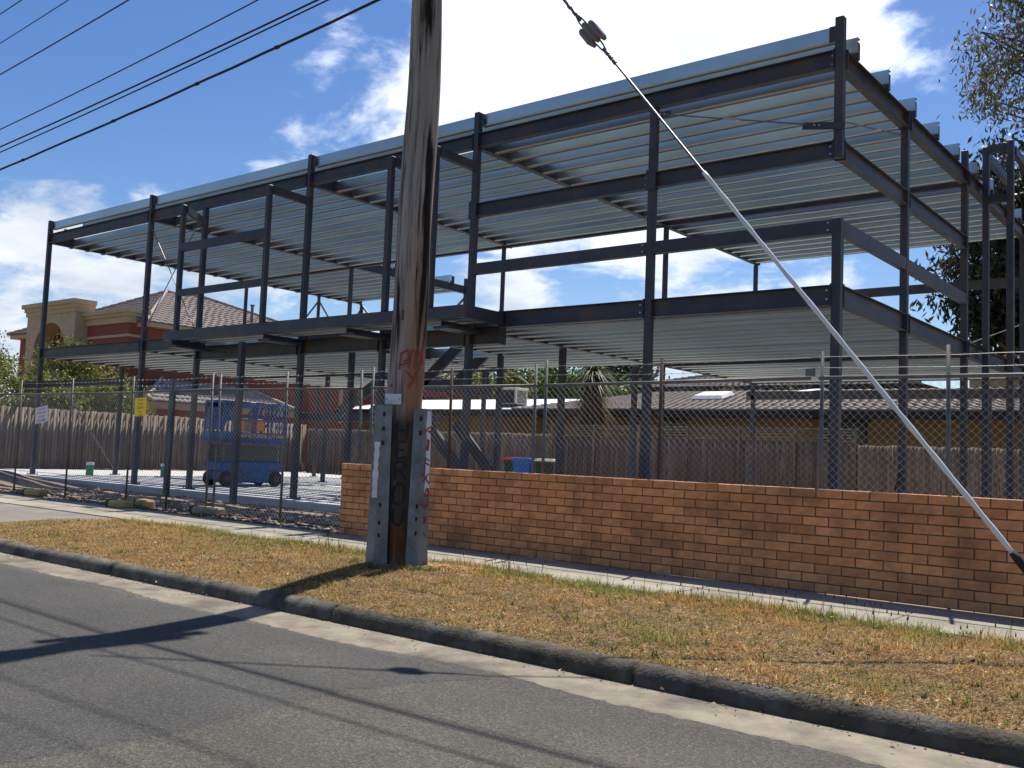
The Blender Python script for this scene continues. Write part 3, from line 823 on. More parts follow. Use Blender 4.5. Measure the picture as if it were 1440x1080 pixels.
rod((-19.5, Y0 - .12, 6.4), (-19.3, Y0 - .1, 5.7), .012)
for y1, y2 in ((22.3, 23.2), (24.35, 23.6), (22.3, 21.5)): rod((-27.0, y1, 6.4), (-27.0, y2, 5.4), .03)
rod((-24.35 - 2.6, 24.35, 6.5), (-26.3, 24.35, 5.9), .04)
rod((B_, YB, 6.45), (B_ - 1.1, YB, 5.6), .04)
rod((-27.1, 15.0, .3), (-27.0, 12.8, 3.2), .02)
for s in (0, 1): rod((-18.2 + s * 1.0, 16.1, 1.85), (-17.3 - s * 1.0, 16.1, .4), .012)
rod((-11.7, 14.0, .3), (-12.1, 14.4, 1.5), .008)

# ------------------------------------------------------------------ chain link fence
FY = 9.30


def fence_panel(x0, x1, mids, label, y=FY, heavy=(), skip=(), brown=()):
    t = thing('chain_link_fence', label, 'fence', ((x0 + x1) / 2, y, 0), 0, 'chain link fencing along the building site')
    cx = (x0 + x1) / 2; ph = 2.03
    allp = [x0 + .03] + list(mids) + [x1 - .03]
    for i, x in enumerate(allp):
        if i in skip: continue
        r = .019 if x not in heavy else .036; lean = rnd.uniform(-.02, .02)
        zt = 2.28 + rnd.uniform(-.03, .05)
        mb = MB(); mb.tube([(x - cx - lean, 0, .0), (x - cx, 0, zt)], r, 8); mb.build('post', M['rust'] if i in brown else M['galv_post'], t, True)
    mb = MB(); z1 = ph + rnd.uniform(-.015, .015); z2 = ph + rnd.uniform(-.015, .015)
    mb.tube([(x0 - cx, -.012, z1), (x1 - cx, -.012, z2)], .018, 8); mb.build('top_rail', M['galv_post'], t, True)
    # woven mesh: two families of diagonal wires, slightly bellied
    mb = MB(); p = .078; H = ph - .06; W = x1 - x0; z0 = .05; r = .00105 if cx > -9 else .0015

    def bow(x, z): return .02 * math.sin(x * 2.2 + cx) * math.sin(z * 1.5) + .012 * math.sin(x * 5 + z * 3)
    k = -H
    while k < W:
        for sgn in (1, -1):
            # line x = k + s (sgn) , z = z0 + s
            a = max(0, -k); b = min(H, W - k)
            if b - a < .05: continue
            n = 3; ptsl = []
            for i in range(n + 1):
                s_ = a + (b - a) * i / n
                xx = k + s_; zz = z0 + (s_ if sgn > 0 else H - s_)
                ptsl.append((xx - W / 2, .022 + bow(xx, zz) + sgn * .002, zz))
            mb.tube(ptsl, r, 3, False)
        k += p
    o = mb.build('wire_mesh', M['wire'], t, False, kind='stuff')
    for z in (2.14, 2.25):
        mb = MB(); pl = []
        n = 10
        for i in range(n + 1): pl.append((x0 - cx + (x1 - x0) * i / n, -.012, z - .02 * math.sin(i / n * math.pi) + rnd.uniform(-.006, .006)))
        mb.tube(pl, .0022, 4, False)
        for i in range(int((x1 - x0) / .14)):
            xx = x0 - cx + .07 + i * .14; zz = z - .02 * math.sin((xx + cx - x0) / (x1 - x0) * math.pi)
            mb.tube([(xx - .014, -.012, zz - .014), (xx + .014, -.012, zz + .014)], .0018, 3, False); mb.tube([(xx + .012, -.022, zz - .012), (xx - .012, -.002, zz + .012)], .0018, 3, False)
        mb.build('barbed_wire', M['wire'], t)
    return t


fence_panel(-25.0, -20.70, (-22.9,), 'leftmost chain link panel, beyond the white paper sign')
fence_panel(-20.64, -16.40, (-18.55,), 'chain link panel that carries the white paper sign', skip=(0, 2))
p_y = fence_panel(-16.34, -13.82, (-15.03,), 'chain link panel that carries the yellow sign')
fence_panel(-13.66, -10.20, (-11.9,), 'chain link panel in front of the blue scissor lift')
fence_panel(-10.02, -7.08, (-8.5,), 'chain link panel partly hidden by the wooden power pole', brown=(1,))
fence_panel(-6.98, -3.66, (-5.36,), 'chain link panel behind the wall, left of the thick post with the metal tag', brown=(1,), skip=(2,))
fence_panel(-3.58, .6, (-2.38,), 'chain link panel behind the wall, crossed by the white guy wire', heavy=(-3.55,))
mb = MB(); mb.box(-.10, .0, -.03, -.024, 0, .075); o = mb.build('metal_tag', M['galv_post'], None); o.location = (-3.61, FY, 2.06)
tag(o, 'small grey metal plate wired to the thick fence post', 'tag')
mb = MB(); mb.tube([(0, 0, .55), (.03, .01, .80), (.07, 0, .98), (.10, -.01, 1.09)], .011, 8); mb.tube([(.10, -.01, 1.06), (.12, -.012, 1.13), (.14, -.012, 1.17)], [.018, .024, .012], 8)
o = mb.build('black_cable', M['rubber'], None, True); o.location = (-3.0, 9.6, 0)
tag(o, 'loose black cable end sticking up behind the brick wall', 'cable')

# signs on the fence
def paper_sign(name, label, x, z, w, h, rot, m, ink, rows, y=FY - .03):
    t = thing(name, label, 'sign', (x, y, z)); t.rotation_euler = (0, rot, 0)
    mb = MB(); mb.box(-w / 2, w / 2, -.002, .002, -h / 2, h / 2); mb.build('board', m, t)
    mb = MB(); zz = h / 2
    for s, sz, dz in rows:
        v, f = text_polys(s, sz); zz -= dz
        mb.add([(a, -.0035, b + zz) for a, b, c in v], f)
    mb.build('lettering', ink, t)
    for sx in (-1, 1): mb = MB(); mb.tube([(sx * w * .45, .0, h * .46), (sx * w * .45, .03, h * .52)], .004, 5); mb.build('cable_tie', M['black'], t)
    return t


paper_sign('white_sign', 'white paper notice hanging askew on the chain link', -19.69, 1.60, .53, .33, R(-7), M['signwhite'], M['inkblue'],
           (('TRESPASSERS', .055, .07), ('PROSECUTED', .062, .075), ('IF FOUND', .065, .08), ('SITE 4888', .085, .085)))
paper_sign('yellow_sign', 'yellow cardboard notice tied beside the thicker fence post', -15.98, 1.755, .39, .33, R(-2), M['signyellow'], M['inkdark'],
           (('Warning', .05, .055), ('Phone', .062, .07), ('Scaffold', .068, .075), ('Hire', .065, .07), ('on site', .05, .055)))

# fence feet
for x, y, rz, L_, m, lb in ((-19.10, 8.98, .1, .55, 'block', 'yellowish concrete fence foot under the white paper sign'),
                            (-15.62, 8.80, .15, .50, 'block', 'yellowish concrete fence foot nearest the yellow sign, lying at the path edge'),
                            (-15.72, 9.32, -.1, .42, 'block', 'yellowish concrete fence foot behind another under the yellow sign'),
                            (-13.75, 9.28, .25, .60, 'blockgrey', 'grey concrete fence foot at the paired posts before the blue lift')):
    t = thing('fence_foot', lb, 'fence foot', (x, y, -.01), rz, 'concrete feet of the chain link fence')
    mb = MB(); mb.cbox(-L_ / 2, L_ / 2, -.11, .11, 0, .13, .03); mb.v = [(a + rnd.uniform(-.006, .006), b + rnd.uniform(-.006, .006), c) for a, b, c in mb.v]; mb.build('block', M[m], t)
    mb = MB(); mb.cbox(-L_ / 2 - .012, -L_ / 2 + .10, -.116, .116, -.002, .137, .03); mb.build('rubber_end', M['rust'], t)

# green pipes
for x, y, lb in ((-26.4, 13.9, 'green pipe riser with white cap, nearer the far left corner column'), (-26.2, 16.1, 'green pipe riser with white cap, further back on the slab')):
    t = thing('pipe_riser', lb, 'pipe', (x, y, SL), 0, 'green pipe stubs in the slab')
    mb = MB(); mb.tube([(0, 0, 0), (0, 0, .30)], .10, 14); mb.build('pipe', M['green'], t, False)
    mb = MB(); mb.tube([(0, 0, .30), (0, 0, .38)], .105, 14); mb.build('cap', M['white'], t, False)

# ------------------------------------------------------------------ scissor lift
def scissor_lift():
    t = thing('scissor_lift', 'blue scissor lift parked on the slab with its platform lowered', 'scissor lift', (-20.75, 15.02, SL))
    # local: length along y (-.95 .. .95), width along x (-.40 .. .36); +x is the lettered side
    X0, X1, YA, YB_ = -.42, .36, -.95, .97
    mb = MB(); mb.cbox(X0 + .03, X1 - .03, YA + .1, YB_ - .1, .14, .50, .03); mb.cbox(X0, X1 + .005, YA + .40, YB_ - .46, .09, .62, .02); mb.cbox(X0, X1 - .002, YA + .02, YB_ - .02, .40, .62, .02); mb.cbox(X0 + .02, X1 - .01, YA, YA + .34, .36, .60, .03); mb.cbox(X0 + .02, X1 - .01, YB_ - .34, YB_, .36, .60, .03)
    base = mb.build('chassis', M['liftblue'], t)
    mb = MB(); mb.box(X1 - .002, X1 + .004, -.30, .06, .42, .52); mb.box(X1 - .002, X1 + .004, -.30, -.22, .14, .42); mb.box(X1 - .002, X1 + .004, -.02, .06, .28, .42); mb.box(X1 - .002, X1 + .004, .12, .22, .26, .36); mb.build('warning_plate', M['signwhite'], base)
    mb = MB(); mb.box(X1 - .002, X1 + .004, -.30, -.14, .535, .575); mb.box(X1 - .002, X1 + .004, .16, .36, .535, .575); mb.box(X1 - .01, X1 - .004, .60, .72, .42, .47); mb.build('sticker', M['white'], base)
    for y in (YA + .20, YB_ - .24):
        for s in (0, 1):
            x = X1 - .05 if s else X0 + .05
            mb = MB(); mb.tube([(x - .055, y, .19), (x - .045, y, .19), (x + .045, y, .19), (x + .055, y, .19)], [.165, .19, .19, .165], 20); w = mb.build('wheel', M['rubber'], t)
            mb = MB(); mb.tube([(x - .06, y, .19), (x + .06, y, .19)], .085, 14); mb.build('hub', M['hub'], w)
    # folded scissor stack
    for k in range(5):
        z = .66 + .085 * k
        for x in (X0 + .08, X1 - .10):
            mb = MB(); mb.beam((x, YA + .12, z + (.02 if k % 2 else -.012)), (x, YB_ - .12, z + (-.012 if k % 2 else .02)), .045, .07); mb.build('scissor_arm', M['liftgrey'], t)
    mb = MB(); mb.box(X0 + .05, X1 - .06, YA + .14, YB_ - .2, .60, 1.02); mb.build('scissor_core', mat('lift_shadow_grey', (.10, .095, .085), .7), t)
    v, f = text_polys('T 6838', .10)
    mb = MB(); mb.add([(X1 - .07, a - .30, b + .93) for a, b, c in v], f); mb.build('fleet_number', M['white'], t)
    # platform
    mb = MB(); mb.cbox(X0 - .02, X1 + .02, YA - .02, YB_ + .02, 1.08, 1.16, .01); mb.box(X1 + .002, X1 + .02, YA, YB_, 1.16, 1.36); mb.box(X0 - .02, X0, YA, YB_, 1.16, 1.36); mb.box(X0, X1, YA - .02, YA, 1.16, 1.36); mb.box(X0, X1, YB_, YB_ + .02, 1.16, 1.36)
    pf = mb.build('platform', M['liftblue'], t)
    v, f = text_polys('LEADING SCISSOR LIFT HIRE', .118)
    mb = MB(); mb.add([(X1 + .024, a + .14, b + 1.235) for a, b, c in v], f); mb.build('lettering', M['yellow'], pf)
    mb = MB(); r = .03
    for x in (X0, X1):
        for y in (YA, YA + .48, .0, YB_ - .48, YB_): mb.tube([(x, y, 1.16), (x, y, 2.10)], r, 8)
        for z in (1.68, 2.10): mb.tube([(x, YA, z), (x, YB_, z)], r, 8)
        mb.tube([(x, .52, 2.08), (x, .20, 1.70)], .02, 6)
        for y in (YA + .12, YA + .24, YA + .36, .62, .74, .86): mb.tube([(x, y, 1.36), (x, y, 2.10)], .018, 6)
        mb.box(x - .012, x + .012, YA, YA + .48, 1.68, 2.10); mb.box(x - .012, x + .012, YA, YB_, 2.0, 2.10)
    for y in (YA, YB_):
        for z in (1.68, 2.10): mb.tube([(X0, y, z), (X1, y, z)], r, 8)
    rl = mb.build('guard_rail', M['liftblue'], t, True)
    mb = MB(); mb.box(X0 + .1, X1 - .1, YA - .03, YA + .06, 1.40, 1.95); mb.build('control_box', M['liftblue'], rl)
    mb = MB(); mb.box(X1 - .12, X1 - .03, -.46, -.31, 1.38, 1.72); mb.build('water_bottle', M['orange'], t)
    mb = MB(); mb.cbox(X1 - .2, X1 - .03, -.02, .32, 1.40, 1.70, .03); mb.build('tool_bag', M['orange'], t)
    mb = MB(); mb.box(X1 - .2, X1 - .06, -.28, -.05, 1.38, 1.64); mb.build('grey_box', M['liftgrey'], t)
    mb = MB()
    for a, b in ((-.55, -.62), (.45, .30), (.62, .85), (-.2, .1)):
        mb.tube([(X0 + .1, a, 1.3), (X1 - .15, b, 2.05)], .025, 8)
    mb.build('folded_rail', M['liftblue'], t, True)
    return t


scissor_lift()

# ------------------------------------------------------------------ wheelie bins
def bin_(x, y, body, lid, label, rz=0):
    t = thing('wheelie_bin', label, 'bin', (x, y, SL), rz, 'wheelie bins in the yard behind the wall')
    mb = MB(); b0, b1 = .18, .235; v = []
    for z, w, d in ((.06, b0, .22), (.86, b1, .27), (.92, b1 + .015, .285)):
        v += [(-w, -d, z), (w, -d, z), (w, d, z), (-w, d, z)]
    f = [(3, 2, 1, 0)] + [(4 * k + i, 4 * k + (i + 1) % 4, 4 * k + 4 + (i + 1) % 4, 4 * k + 4 + i) for k in (0, 1) for i in range(4)] + [(8, 9, 10, 11)]
    mb.add(v, f); mb.box(-.20, .20, .285, .32, .78, .82); mb.build('body', body, t)
    mb = MB(); mb.cbox(-.275, .275, -.31, .31, .925, .955, .01); mb.cbox(-.23, .23, -.26, .26, .95, .99, .02); mb.build('lid', lid, t)
    for s in (-1, 1): mb = MB(); mb.tube([(s * .19, .24, .10), (s * .24, .24, .10)], .10, 14); mb.build('wheel', M['rubber'], t)
    mb = MB(); mb.tube([(-.18, .33, .83), (.18, .33, .83)], .016, 8); mb.build('handle', body, t)
    return t


bin_(-15.62, 19.75, M['bingreen'], M['binred'], 'dark green wheelie bin with a red lid', .2)
bin_(-15.02, 19.35, M['binblue'], M['binblue'], 'blue wheelie bin in the middle of the three', .2)
bin_(-14.42, 19.5, M['bingreen'], M['cream'], 'dark green wheelie bin with a pale cream lid', .3)

# ------------------------------------------------------------------ paling fences
def paling_fence(name, label, P0, P1, h, pw=.1, tint=(.215, .17, .135), jitter=.02, lattice=0, z0=0., flip=1, bay=2.4, hvar=.02, post_m=None):
    P0 = Vector((*P0, 0)); P1 = Vector((*P1, 0)); d = (P1 - P0); L_ = d.length; d.normalize(); nrm = Vector((d.y, -d.x, 0)) * flip
    t = thing(name, label, 'fence', tuple(P0))
    V = []; F = []; C = []
    n = int(L_ / pw)
    for i in range(n):
        a = i * pw; w = pw * .96; th = .014; hh = h + rnd.uniform(-hvar, hvar); off = (.0 if i % 2 else .016) + rnd.uniform(-.003, .003)
        k = rnd.uniform(.72, 1.25); wm = rnd.uniform(-.04, .06); c = (tint[0] * k * (1 + wm), tint[1] * k, tint[2] * k * (1 - wm))
        b = len(V); lean = rnd.uniform(-.012, .012)
        for zz, sh in ((z0 + rnd.uniform(0, .04), 0), (z0 + hh, lean)):
            for (u, o) in ((a, off), (a + w, off), (a + w, off + th), (a, off + th)):
                p = d * (u + sh) + nrm * o; V.append((p.x, p.y, zz)); C.append(c)
        F += [(b, b + 1, b + 5, b + 4), (b + 1, b + 2, b + 6, b + 5), (b + 2, b + 3, b + 7, b + 6), (b + 3, b, b + 4, b + 7), (b + 4, b + 5, b + 6, b + 7)]
    o = link(bpy.data.objects.new('palings', np_mesh('palings', V, F, M['paling'], C))); o.parent = t; o['kind'] = 'stuff'
    for z in (.35, h * .5, h - .3):
        mb = MB(); mb.beam(tuple(-nrm * .02 + Vector((0, 0, z0 + z))), tuple(d * L_ - nrm * .02 + Vector((0, 0, z0 + z))), .04, .07); mb.build('rail', M['fence_wood'], t)
    k = 0
    while k * bay <= L_:
        p = d * (k * bay); q = p + nrm * (.03 if lattice else -.06); mb = MB(); mb.beam((q.x, q.y, z0), (q.x, q.y, z0 + h + (lattice if lattice else -.05)), .09, .09); mb.build('post', post_m or M['fence_wood'], t)
        if lattice and (k + 1) * bay <= L_ + .1:
            for j in range(5):
                zc = z0 + h + .04 + j * lattice / 5
                mb = MB(); mb.beam(tuple(p + d * .06 + Vector((0, 0, zc))), tuple(p + d * (min(bay, L_ - k * bay) - .06) + Vector((0, 0, zc))), .02, lattice / 5 * .52 + rnd.uniform(-.008, .008)); mb.build('slat', M['fence_wood'], t)
        k += 1
    return t


paling_fence('side_fence', 'grey weathered paling fence along the left side of the site', (-33.0, 12.2), (-33.0, 27.0), 2.05, .11, (.215, .172, .125), z0=.05, hvar=.022, flip=1)
paling_fence('side_fence', 'brown timber fence return at the far left, before the green shrubs', (-40.0, 12.15), (-33.05, 12.15), 2.12, .11, (.17, .105, .07), z0=.02, flip=1)
paling_fence('rear_fence', 'plain low stretch of the back paling fence, left of the slatted stretch', (-32.9, 27.0), (-19.9, 27.0), 1.93, .10, (.235, .18, .145), flip=1)
paling_fence('rear_fence', 'taller purplish brown back fence with horizontal slats along its top', (-19.85, 27.05), (-9.3, 27.05), 1.86, .10, (.215, .15, .125), lattice=.42, flip=1, bay=1.75)
paling_fence('rear_fence', 'plain brown back paling fence on the right, below the yellow wall', (-9.25, 27.0), (3.0, 27.0), 1.80, .10, (.25, .185, .13), flip=1)


# ------------------------------------------------------------------ houses
def tile_roof(parent, a, b, c, d, mname, tint, rows, cols, name='roof_tiles'):
    """roof plane a-b eave (left to right), c-d top (right to left: c above b, d above a); real lapped courses of rolled tiles"""
    a, b, c, d = map(Vector, (a, b, c, d)); n = (b - a).cross(d - a if (d - a).length > .1 else c - a).normalized()
    if n.z < 0: n = -n
    V = []; F = []; C = []
    sub = 4
    for r in range(rows):
        t0 = r / rows; t1 = (r + 1.12) / rows; t1 = min(t1, 1.0)
        L0 = a.lerp(d, t0); R0 = b.lerp(c, t0); L1 = a.lerp(d, t1); R1 = b.lerp(c, t1)
        w0 = (R0 - L0).length; k = max(1, int(cols * w0 / max((b - a).length, .01)))
        base = len(V); m_ = k * sub
        for i in range(m_ + 1):
            u = i / m_; ph = (i % sub) / sub * 2 * math.pi
            h = .018 * math.cos(ph)
            p0 = L0.lerp(R0, u) + n * (.045 + h); p1 = L1.lerp(R1, u) + n * (.012 + h)
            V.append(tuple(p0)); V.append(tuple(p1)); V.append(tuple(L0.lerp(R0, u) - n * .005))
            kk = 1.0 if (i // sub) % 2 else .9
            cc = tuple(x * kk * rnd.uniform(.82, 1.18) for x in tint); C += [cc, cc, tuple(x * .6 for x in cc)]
        for i in range(m_):
            q = base + i * 3
            F.append((q, q + 3, q + 4, q + 1)); F.append((q + 2, q + 5, q + 3, q))
    o = link(bpy.data.objects.new(name, np_mesh(name, V, F, M[mname], C))); o.parent = parent; o['kind'] = 'stuff'
    return o


def capping(parent, a, b, r=.11):
    mb = MB(); a = Vector(a); b = Vector(b); n = max(2, int((b - a).length / .4))
    for i in range(n):
        p = a.lerp(b, i / n); q = a.lerp(b, (i + 1.08) / n); mb.tube([p, q], [r, r * .9], 8)
    return mb.build('ridge_cap', M['tilecap'], parent, True)


H1 = thing('brick_house', 'two storey red brick house with cream arched portico and grey tiled roof', 'house', (-44, 26, 0))


def part(mb, name, m, parent, off=None, **kw):
    loc = H1.location if off is None else off
    mb.v = [(a - loc[0], b - loc[1], c - loc[2]) for a, b, c in mb.v]
    return mb.build(name, m, parent, **kw)


def shift(p, o): return (p[0] - o[0], p[1] - o[1], p[2] - o[2])


hl = (-44, 26, 0)
fx = -38.0
# main body
mb = MB(); mb.box(-50, fx, 22.2, 34.0, 0, 6.0); part(mb, 'wall', M['redbrick'], H1)
mb = MB(); mb.box(-50.4, fx + .45, 21.85, 34.4, 6.0, 6.18); part(mb, 'eave', M['render'], H1)
e = [(-50.5, 21.75, 6.19), (fx + .5, 21.75, 6.19), (fx + .5, 34.5, 6.19), (-50.5, 34.5, 6.19)]
ap1, ap2 = (-44.3, 26.7, 8.70), (-44.0, 28.6, 8.70)
tile_roof(H1, shift(e[0], hl), shift(e[1], hl), shift(ap1, hl), shift(ap1, hl), 'tile', (.24, .19, .17), 16, 40)
tile_roof(H1, shift(e[1], hl), shift(e[2], hl), shift(ap2, hl), shift(ap1, hl), 'tile', (.24, .19, .17), 16, 34)
tile_roof(H1, shift(e[2], hl), shift(e[3], hl), shift(ap2, hl), shift(ap2, hl), 'tile', (.24, .19, .17), 10, 30)
tile_roof(H1, shift(e[3], hl), shift(e[0], hl), shift(ap1, hl), shift(ap2, hl), 'tile', (.24, .19, .17), 10, 30)
for q, w_ in ((e[1], ap1), (e[2], ap2), (ap1, ap2)): capping(H1, shift((q[0], q[1], q[2] + .05), hl), shift((w_[0], w_[1], w_[2] + .05), hl), .09)
capping(H1, shift((e[0][0], e[0][1], e[0][2] + .05), hl), shift((ap1[0], ap1[1], ap1[2] + .05), hl), .09)
mb = MB(); mb.tube([(-40.2, 29.0, 7.2), (-40.2, 29.0, 8.05)], .07, 10); mb.tube([(-40.2, 29.0, 8.05), (-40.2, 29.0, 8.12)], .11, 10); part(mb, 'vent_pipe', M['galv_post'], H1)
# front parapet panel with cornice bands
mb = MB(); mb.box(-43.2, -38.4, 21.5, 22.25, 0, 6.15); part(mb, 'front_wall', M['redbrick'], H1)
for z0, z1, o_ in ((6.15, 6.42, .10), (6.42, 6.56, .22), (6.56, 6.72, .32), (5.55, 5.66, .05)):
    mb = MB(); mb.box(-43.2, -38.4 + o_, 21.5 - o_, 22.3, z0, z1); part(mb, 'cornice', M['render'], H1)
# portico: two piers, round arch, flaring cornice
PX0, PX1, PYF = -46.5, -41.9, 20.9
mb = MB(); arch_c = (-44.2, 5.02); ar = 1.48
seg = 18; zt = 6.75
pts = [(arch_c[0] - ar, 0)] + [(arch_c[0] - ar * math.cos(math.pi * k / seg), arch_c[1] + ar * .92 * math.sin(math.pi * k / seg)) for k in range(seg + 1)] + [(arch_c[0] + ar, 0)]
for y in (PYF, PYF + .8):
    for a, b in zip(pts[:-1], pts[1:]):
        if a[0] == b[0]: continue
        mb.face([(a[0], y, a[1]), (b[0], y, b[1]), (b[0], y, zt), (a[0], y, zt)])
    mb.face([(PX0, y, 0), (pts[0][0], y, 0), (pts[0][0], y, zt), (PX0, y, zt)]); mb.face([(pts[-1][0], y, 0), (PX1, y, 0), (PX1, y, zt), (pts[-1][0], y, zt)])
for a, b in zip(pts[:-1], pts[1:]): mb.face([(a[0], PYF, a[1]), (a[0], PYF + .8, a[1]), (b[0], PYF + .8, b[1]), (b[0], PYF, b[1])])
for x in (PX0, PX1): mb.face([(x, PYF, 0), (x, PYF + .8, 0), (x, PYF + .8, zt), (x, PYF, zt)])
mb.face([(PX0, PYF, zt), (PX1, PYF, zt), (PX1, PYF + .8, zt), (PX0, PYF + .8, zt)])
part(mb, 'portico', M['render'], H1)
for z0, z1, o_ in ((6.75, 6.95, .06), (6.95, 7.12, .12), (7.12, 7.32, .22)):
    mb = MB(); mb.box(PX0 - o_, PX1 + o_, PYF - o_, PYF + .85, z0, z1); part(mb, 'portico_cornice', M['render'], H1)
for x in (PX0 + .35, PX1 - .45):
    mb = MB(); mb.box(x - .42, x + .42, PYF - .05, PYF + .02, 4.75, 4.92); part(mb, 'pier_band', M['render'], H1)
mb = MB(); mb.box(PX0 + .3, PX1 - .3, 22.0, 22.18, 0, 6.6); part(mb, 'recess_wall', M['redbrick'], H1)
mb = MB(); mb.box(-44.95, -43.15, 21.92, 21.98, 1.2, 4.6); w_ = part(mb, 'window', M['glass'], H1)
mb = MB(); mb.box(-45.05, -43.05, 21.90, 22.0, 4.6, 4.72); mb.box(-44.08, -44.0, 21.90, 22.0, 1.2, 4.6); part(mb, 'window_frame', M['render'], w_, off=(0, 0, 0) if False else H1.location)
mb = MB(); mb.box(PX0 + .9, PX1 - .8, 20.9, 21.0, 3.2, 4.1); part(mb, 'balcony_rail', M['black'], H1)
# single storey side wing with hip roof, behind the fence
mb = MB(); mb.box(-42.5, -36.9, 21.9, 30.2, 0, 2.55); part(mb, 'side_wing', M['redbrick'], H1)
mb = MB(); mb.box(-42.9, -36.5, 21.5, 30.6, 2.5, 2.78); part(mb, 'wing_fascia', M['render'], H1)
e = [(-43, 21.4, 2.80), (-36.4, 21.4, 2.80), (-36.4, 29.0, 2.80), (-43, 29.0, 2.80)]; r1, r2 = (-39.6, 24.4, 4.75), (-39.6, 25.2, 4.75)
tile_roof(H1, shift(e[0], hl), shift(e[1], hl), shift(r1, hl), shift(r1, hl), 'tile', (.38, .33, .30), 12, 26)
tile_roof(H1, shift(e[1], hl), shift(e[2], hl), shift(r2, hl), shift(r1, hl), 'tile', (.38, .33, .30), 12, 30)
tile_roof(H1, shift(e[2], hl), shift(e[3], hl), shift(r2, hl), shift(r2, hl), 'tile', (.38, .33, .30), 8, 20)
tile_roof(H1, shift(e[3], hl), shift(e[0], hl), shift(r1, hl), shift(r2, hl), 'tile', (.38, .33, .30), 8, 20)
capping(H1, shift((e[1][0], e[1][1], 2.86), hl), shift((r1[0], r1[1], 4.81), hl)); capping(H1, shift((e[2][0], e[2][1], 2.86), hl), shift((r2[0], r2[1], 4.81), hl)); capping(H1, shift((r1[0], r1[1], 4.81), hl), shift((r2[0], r2[1], 4.81), hl))
# rear red brick wing seen under the deck, with a white framed window band
mb = MB(); mb.box(-44, -38.6, 34.0, 46, 0, 5.0); part(mb, 'rear_wing', M['redbrick'], H1)
for y in (33.0,):
    mb = MB(); mb.box(-38.0, -37.9, y, y + .22, 2.4, 4.4); part(mb, 'downpipe', M['render'], H1)
mb = MB(); mb.box(-38.6, -38.52, 37.5, 41.5, 3.6, 4.25); part(mb, 'window', M['glass'], H1)

# rear neighbour: long low yellow brick house
H2 = thing('rear_house', 'low yellow brick house with brown tiled and white metal roof behind the back fence', 'house', (-12, 34, 0)); h2 = (-12, 34, 0)


def part2(mb, name, m, parent=None, **kw):
    mb.v = [(a - h2[0], b - h2[1], c - h2[2]) for a, b, c in mb.v]; return mb.build(name, m, parent or H2, **kw)


mb = MB(); mb.box(-34.0, 6.0, 30.6, 40, 0, 2.72); part2(mb, 'wall', M['olive'])
mb = MB(); mb.box(-34.6, 6.6, 29.9, 30.7, 2.70, 2.74); mb.box(-34.6, 6.6, 29.86, 30.02, 2.70, 2.93); part2(mb, 'fascia', M['black'])
tile_roof(H2, shift((-24.0, 29.85, 2.96), h2), shift((6.6, 29.85, 2.93), h2), shift((3.0, 34.5, 3.98), h2), shift((-20.2, 34.5, 3.93), h2), 'tile', (.40, .325, .255), 15, 100)
tile_roof(H2, shift((6.6, 39.5, 2.93), h2), shift((-20.0, 39.5, 2.93), h2), shift((-18.0, 34.5, 3.93), h2), shift((3.0, 34.5, 3.98), h2), 'tile', (.40, .325, .255), 8, 60)
mb = MB()   # ribbed white metal roof, left half
nrib = 60
for i in range(nrib):
    x0 = -34.5 + i * (10.5 / nrib); x1 = x0 + 10.5 / nrib; u0 = -34.5 + i * (14.2 / nrib); u1 = u0 + 14.2 / nrib
    mb.face([(x0, 29.85, 2.96), (x1, 29.85, 2.96), (u1, 35.0, 3.72), (u0, 35.0, 3.72)])
    mb.face([(x0, 29.85, 2.99), (x0 + .03, 29.85, 2.99), (u0 + .03, 35.0, 3.75), (u0, 35.0, 3.75)])
mb.face([(-34.5, 35.0, 3.72), (-20.3, 35.0, 3.72), (-20.3, 40, 3.0), (-34.5, 40, 3.0)])
part2(mb, 'metal_roof', M['whiteroof'])
for x0, x1 in ((-17.6, -16.6), (-11.6, -10.2), (-4.0, -2.6)):
    mb = MB(); mb.box(x0, x1, 30.56, 30.59, 1.5, 2.66); w_ = part2(mb, 'window', M['glass'])
    mb = MB(); mb.box(x0 - .06, x1 + .06, 30.53, 30.57, 2.58, 2.68); mb.box((x0 + x1) / 2 - .03, (x0 + x1) / 2 + .03, 30.53, 30.57, 1.5, 2.58); part2(mb, 'frame', M['black'], w_)
mb = MB(); mb.add([(-17.2, 32.0, 3.48), (-15.9, 32.0, 3.48), (-15.9, 33.0, 3.72), (-17.2, 33.0, 3.72), (-17.1, 32.1, 3.62), (-16.0, 32.1, 3.62), (-16.0, 32.9, 3.82), (-17.1, 32.9, 3.82)], [(0, 1, 5, 4), (1, 2, 6, 5), (2, 3, 7, 6), (3, 0, 4, 7), (4, 5, 6, 7)]); part2(mb, 'skylight', M['whiteroof'])
mb = MB(); mb.add([(-14.9, 32.6, 3.62), (-13.4, 34.3, 3.99), (-12.9, 34.3, 3.99), (-14.3, 32.6, 3.62)], [(0, 1, 2, 3)]); part2(mb, 'roof_patch', M['whiteroof'])
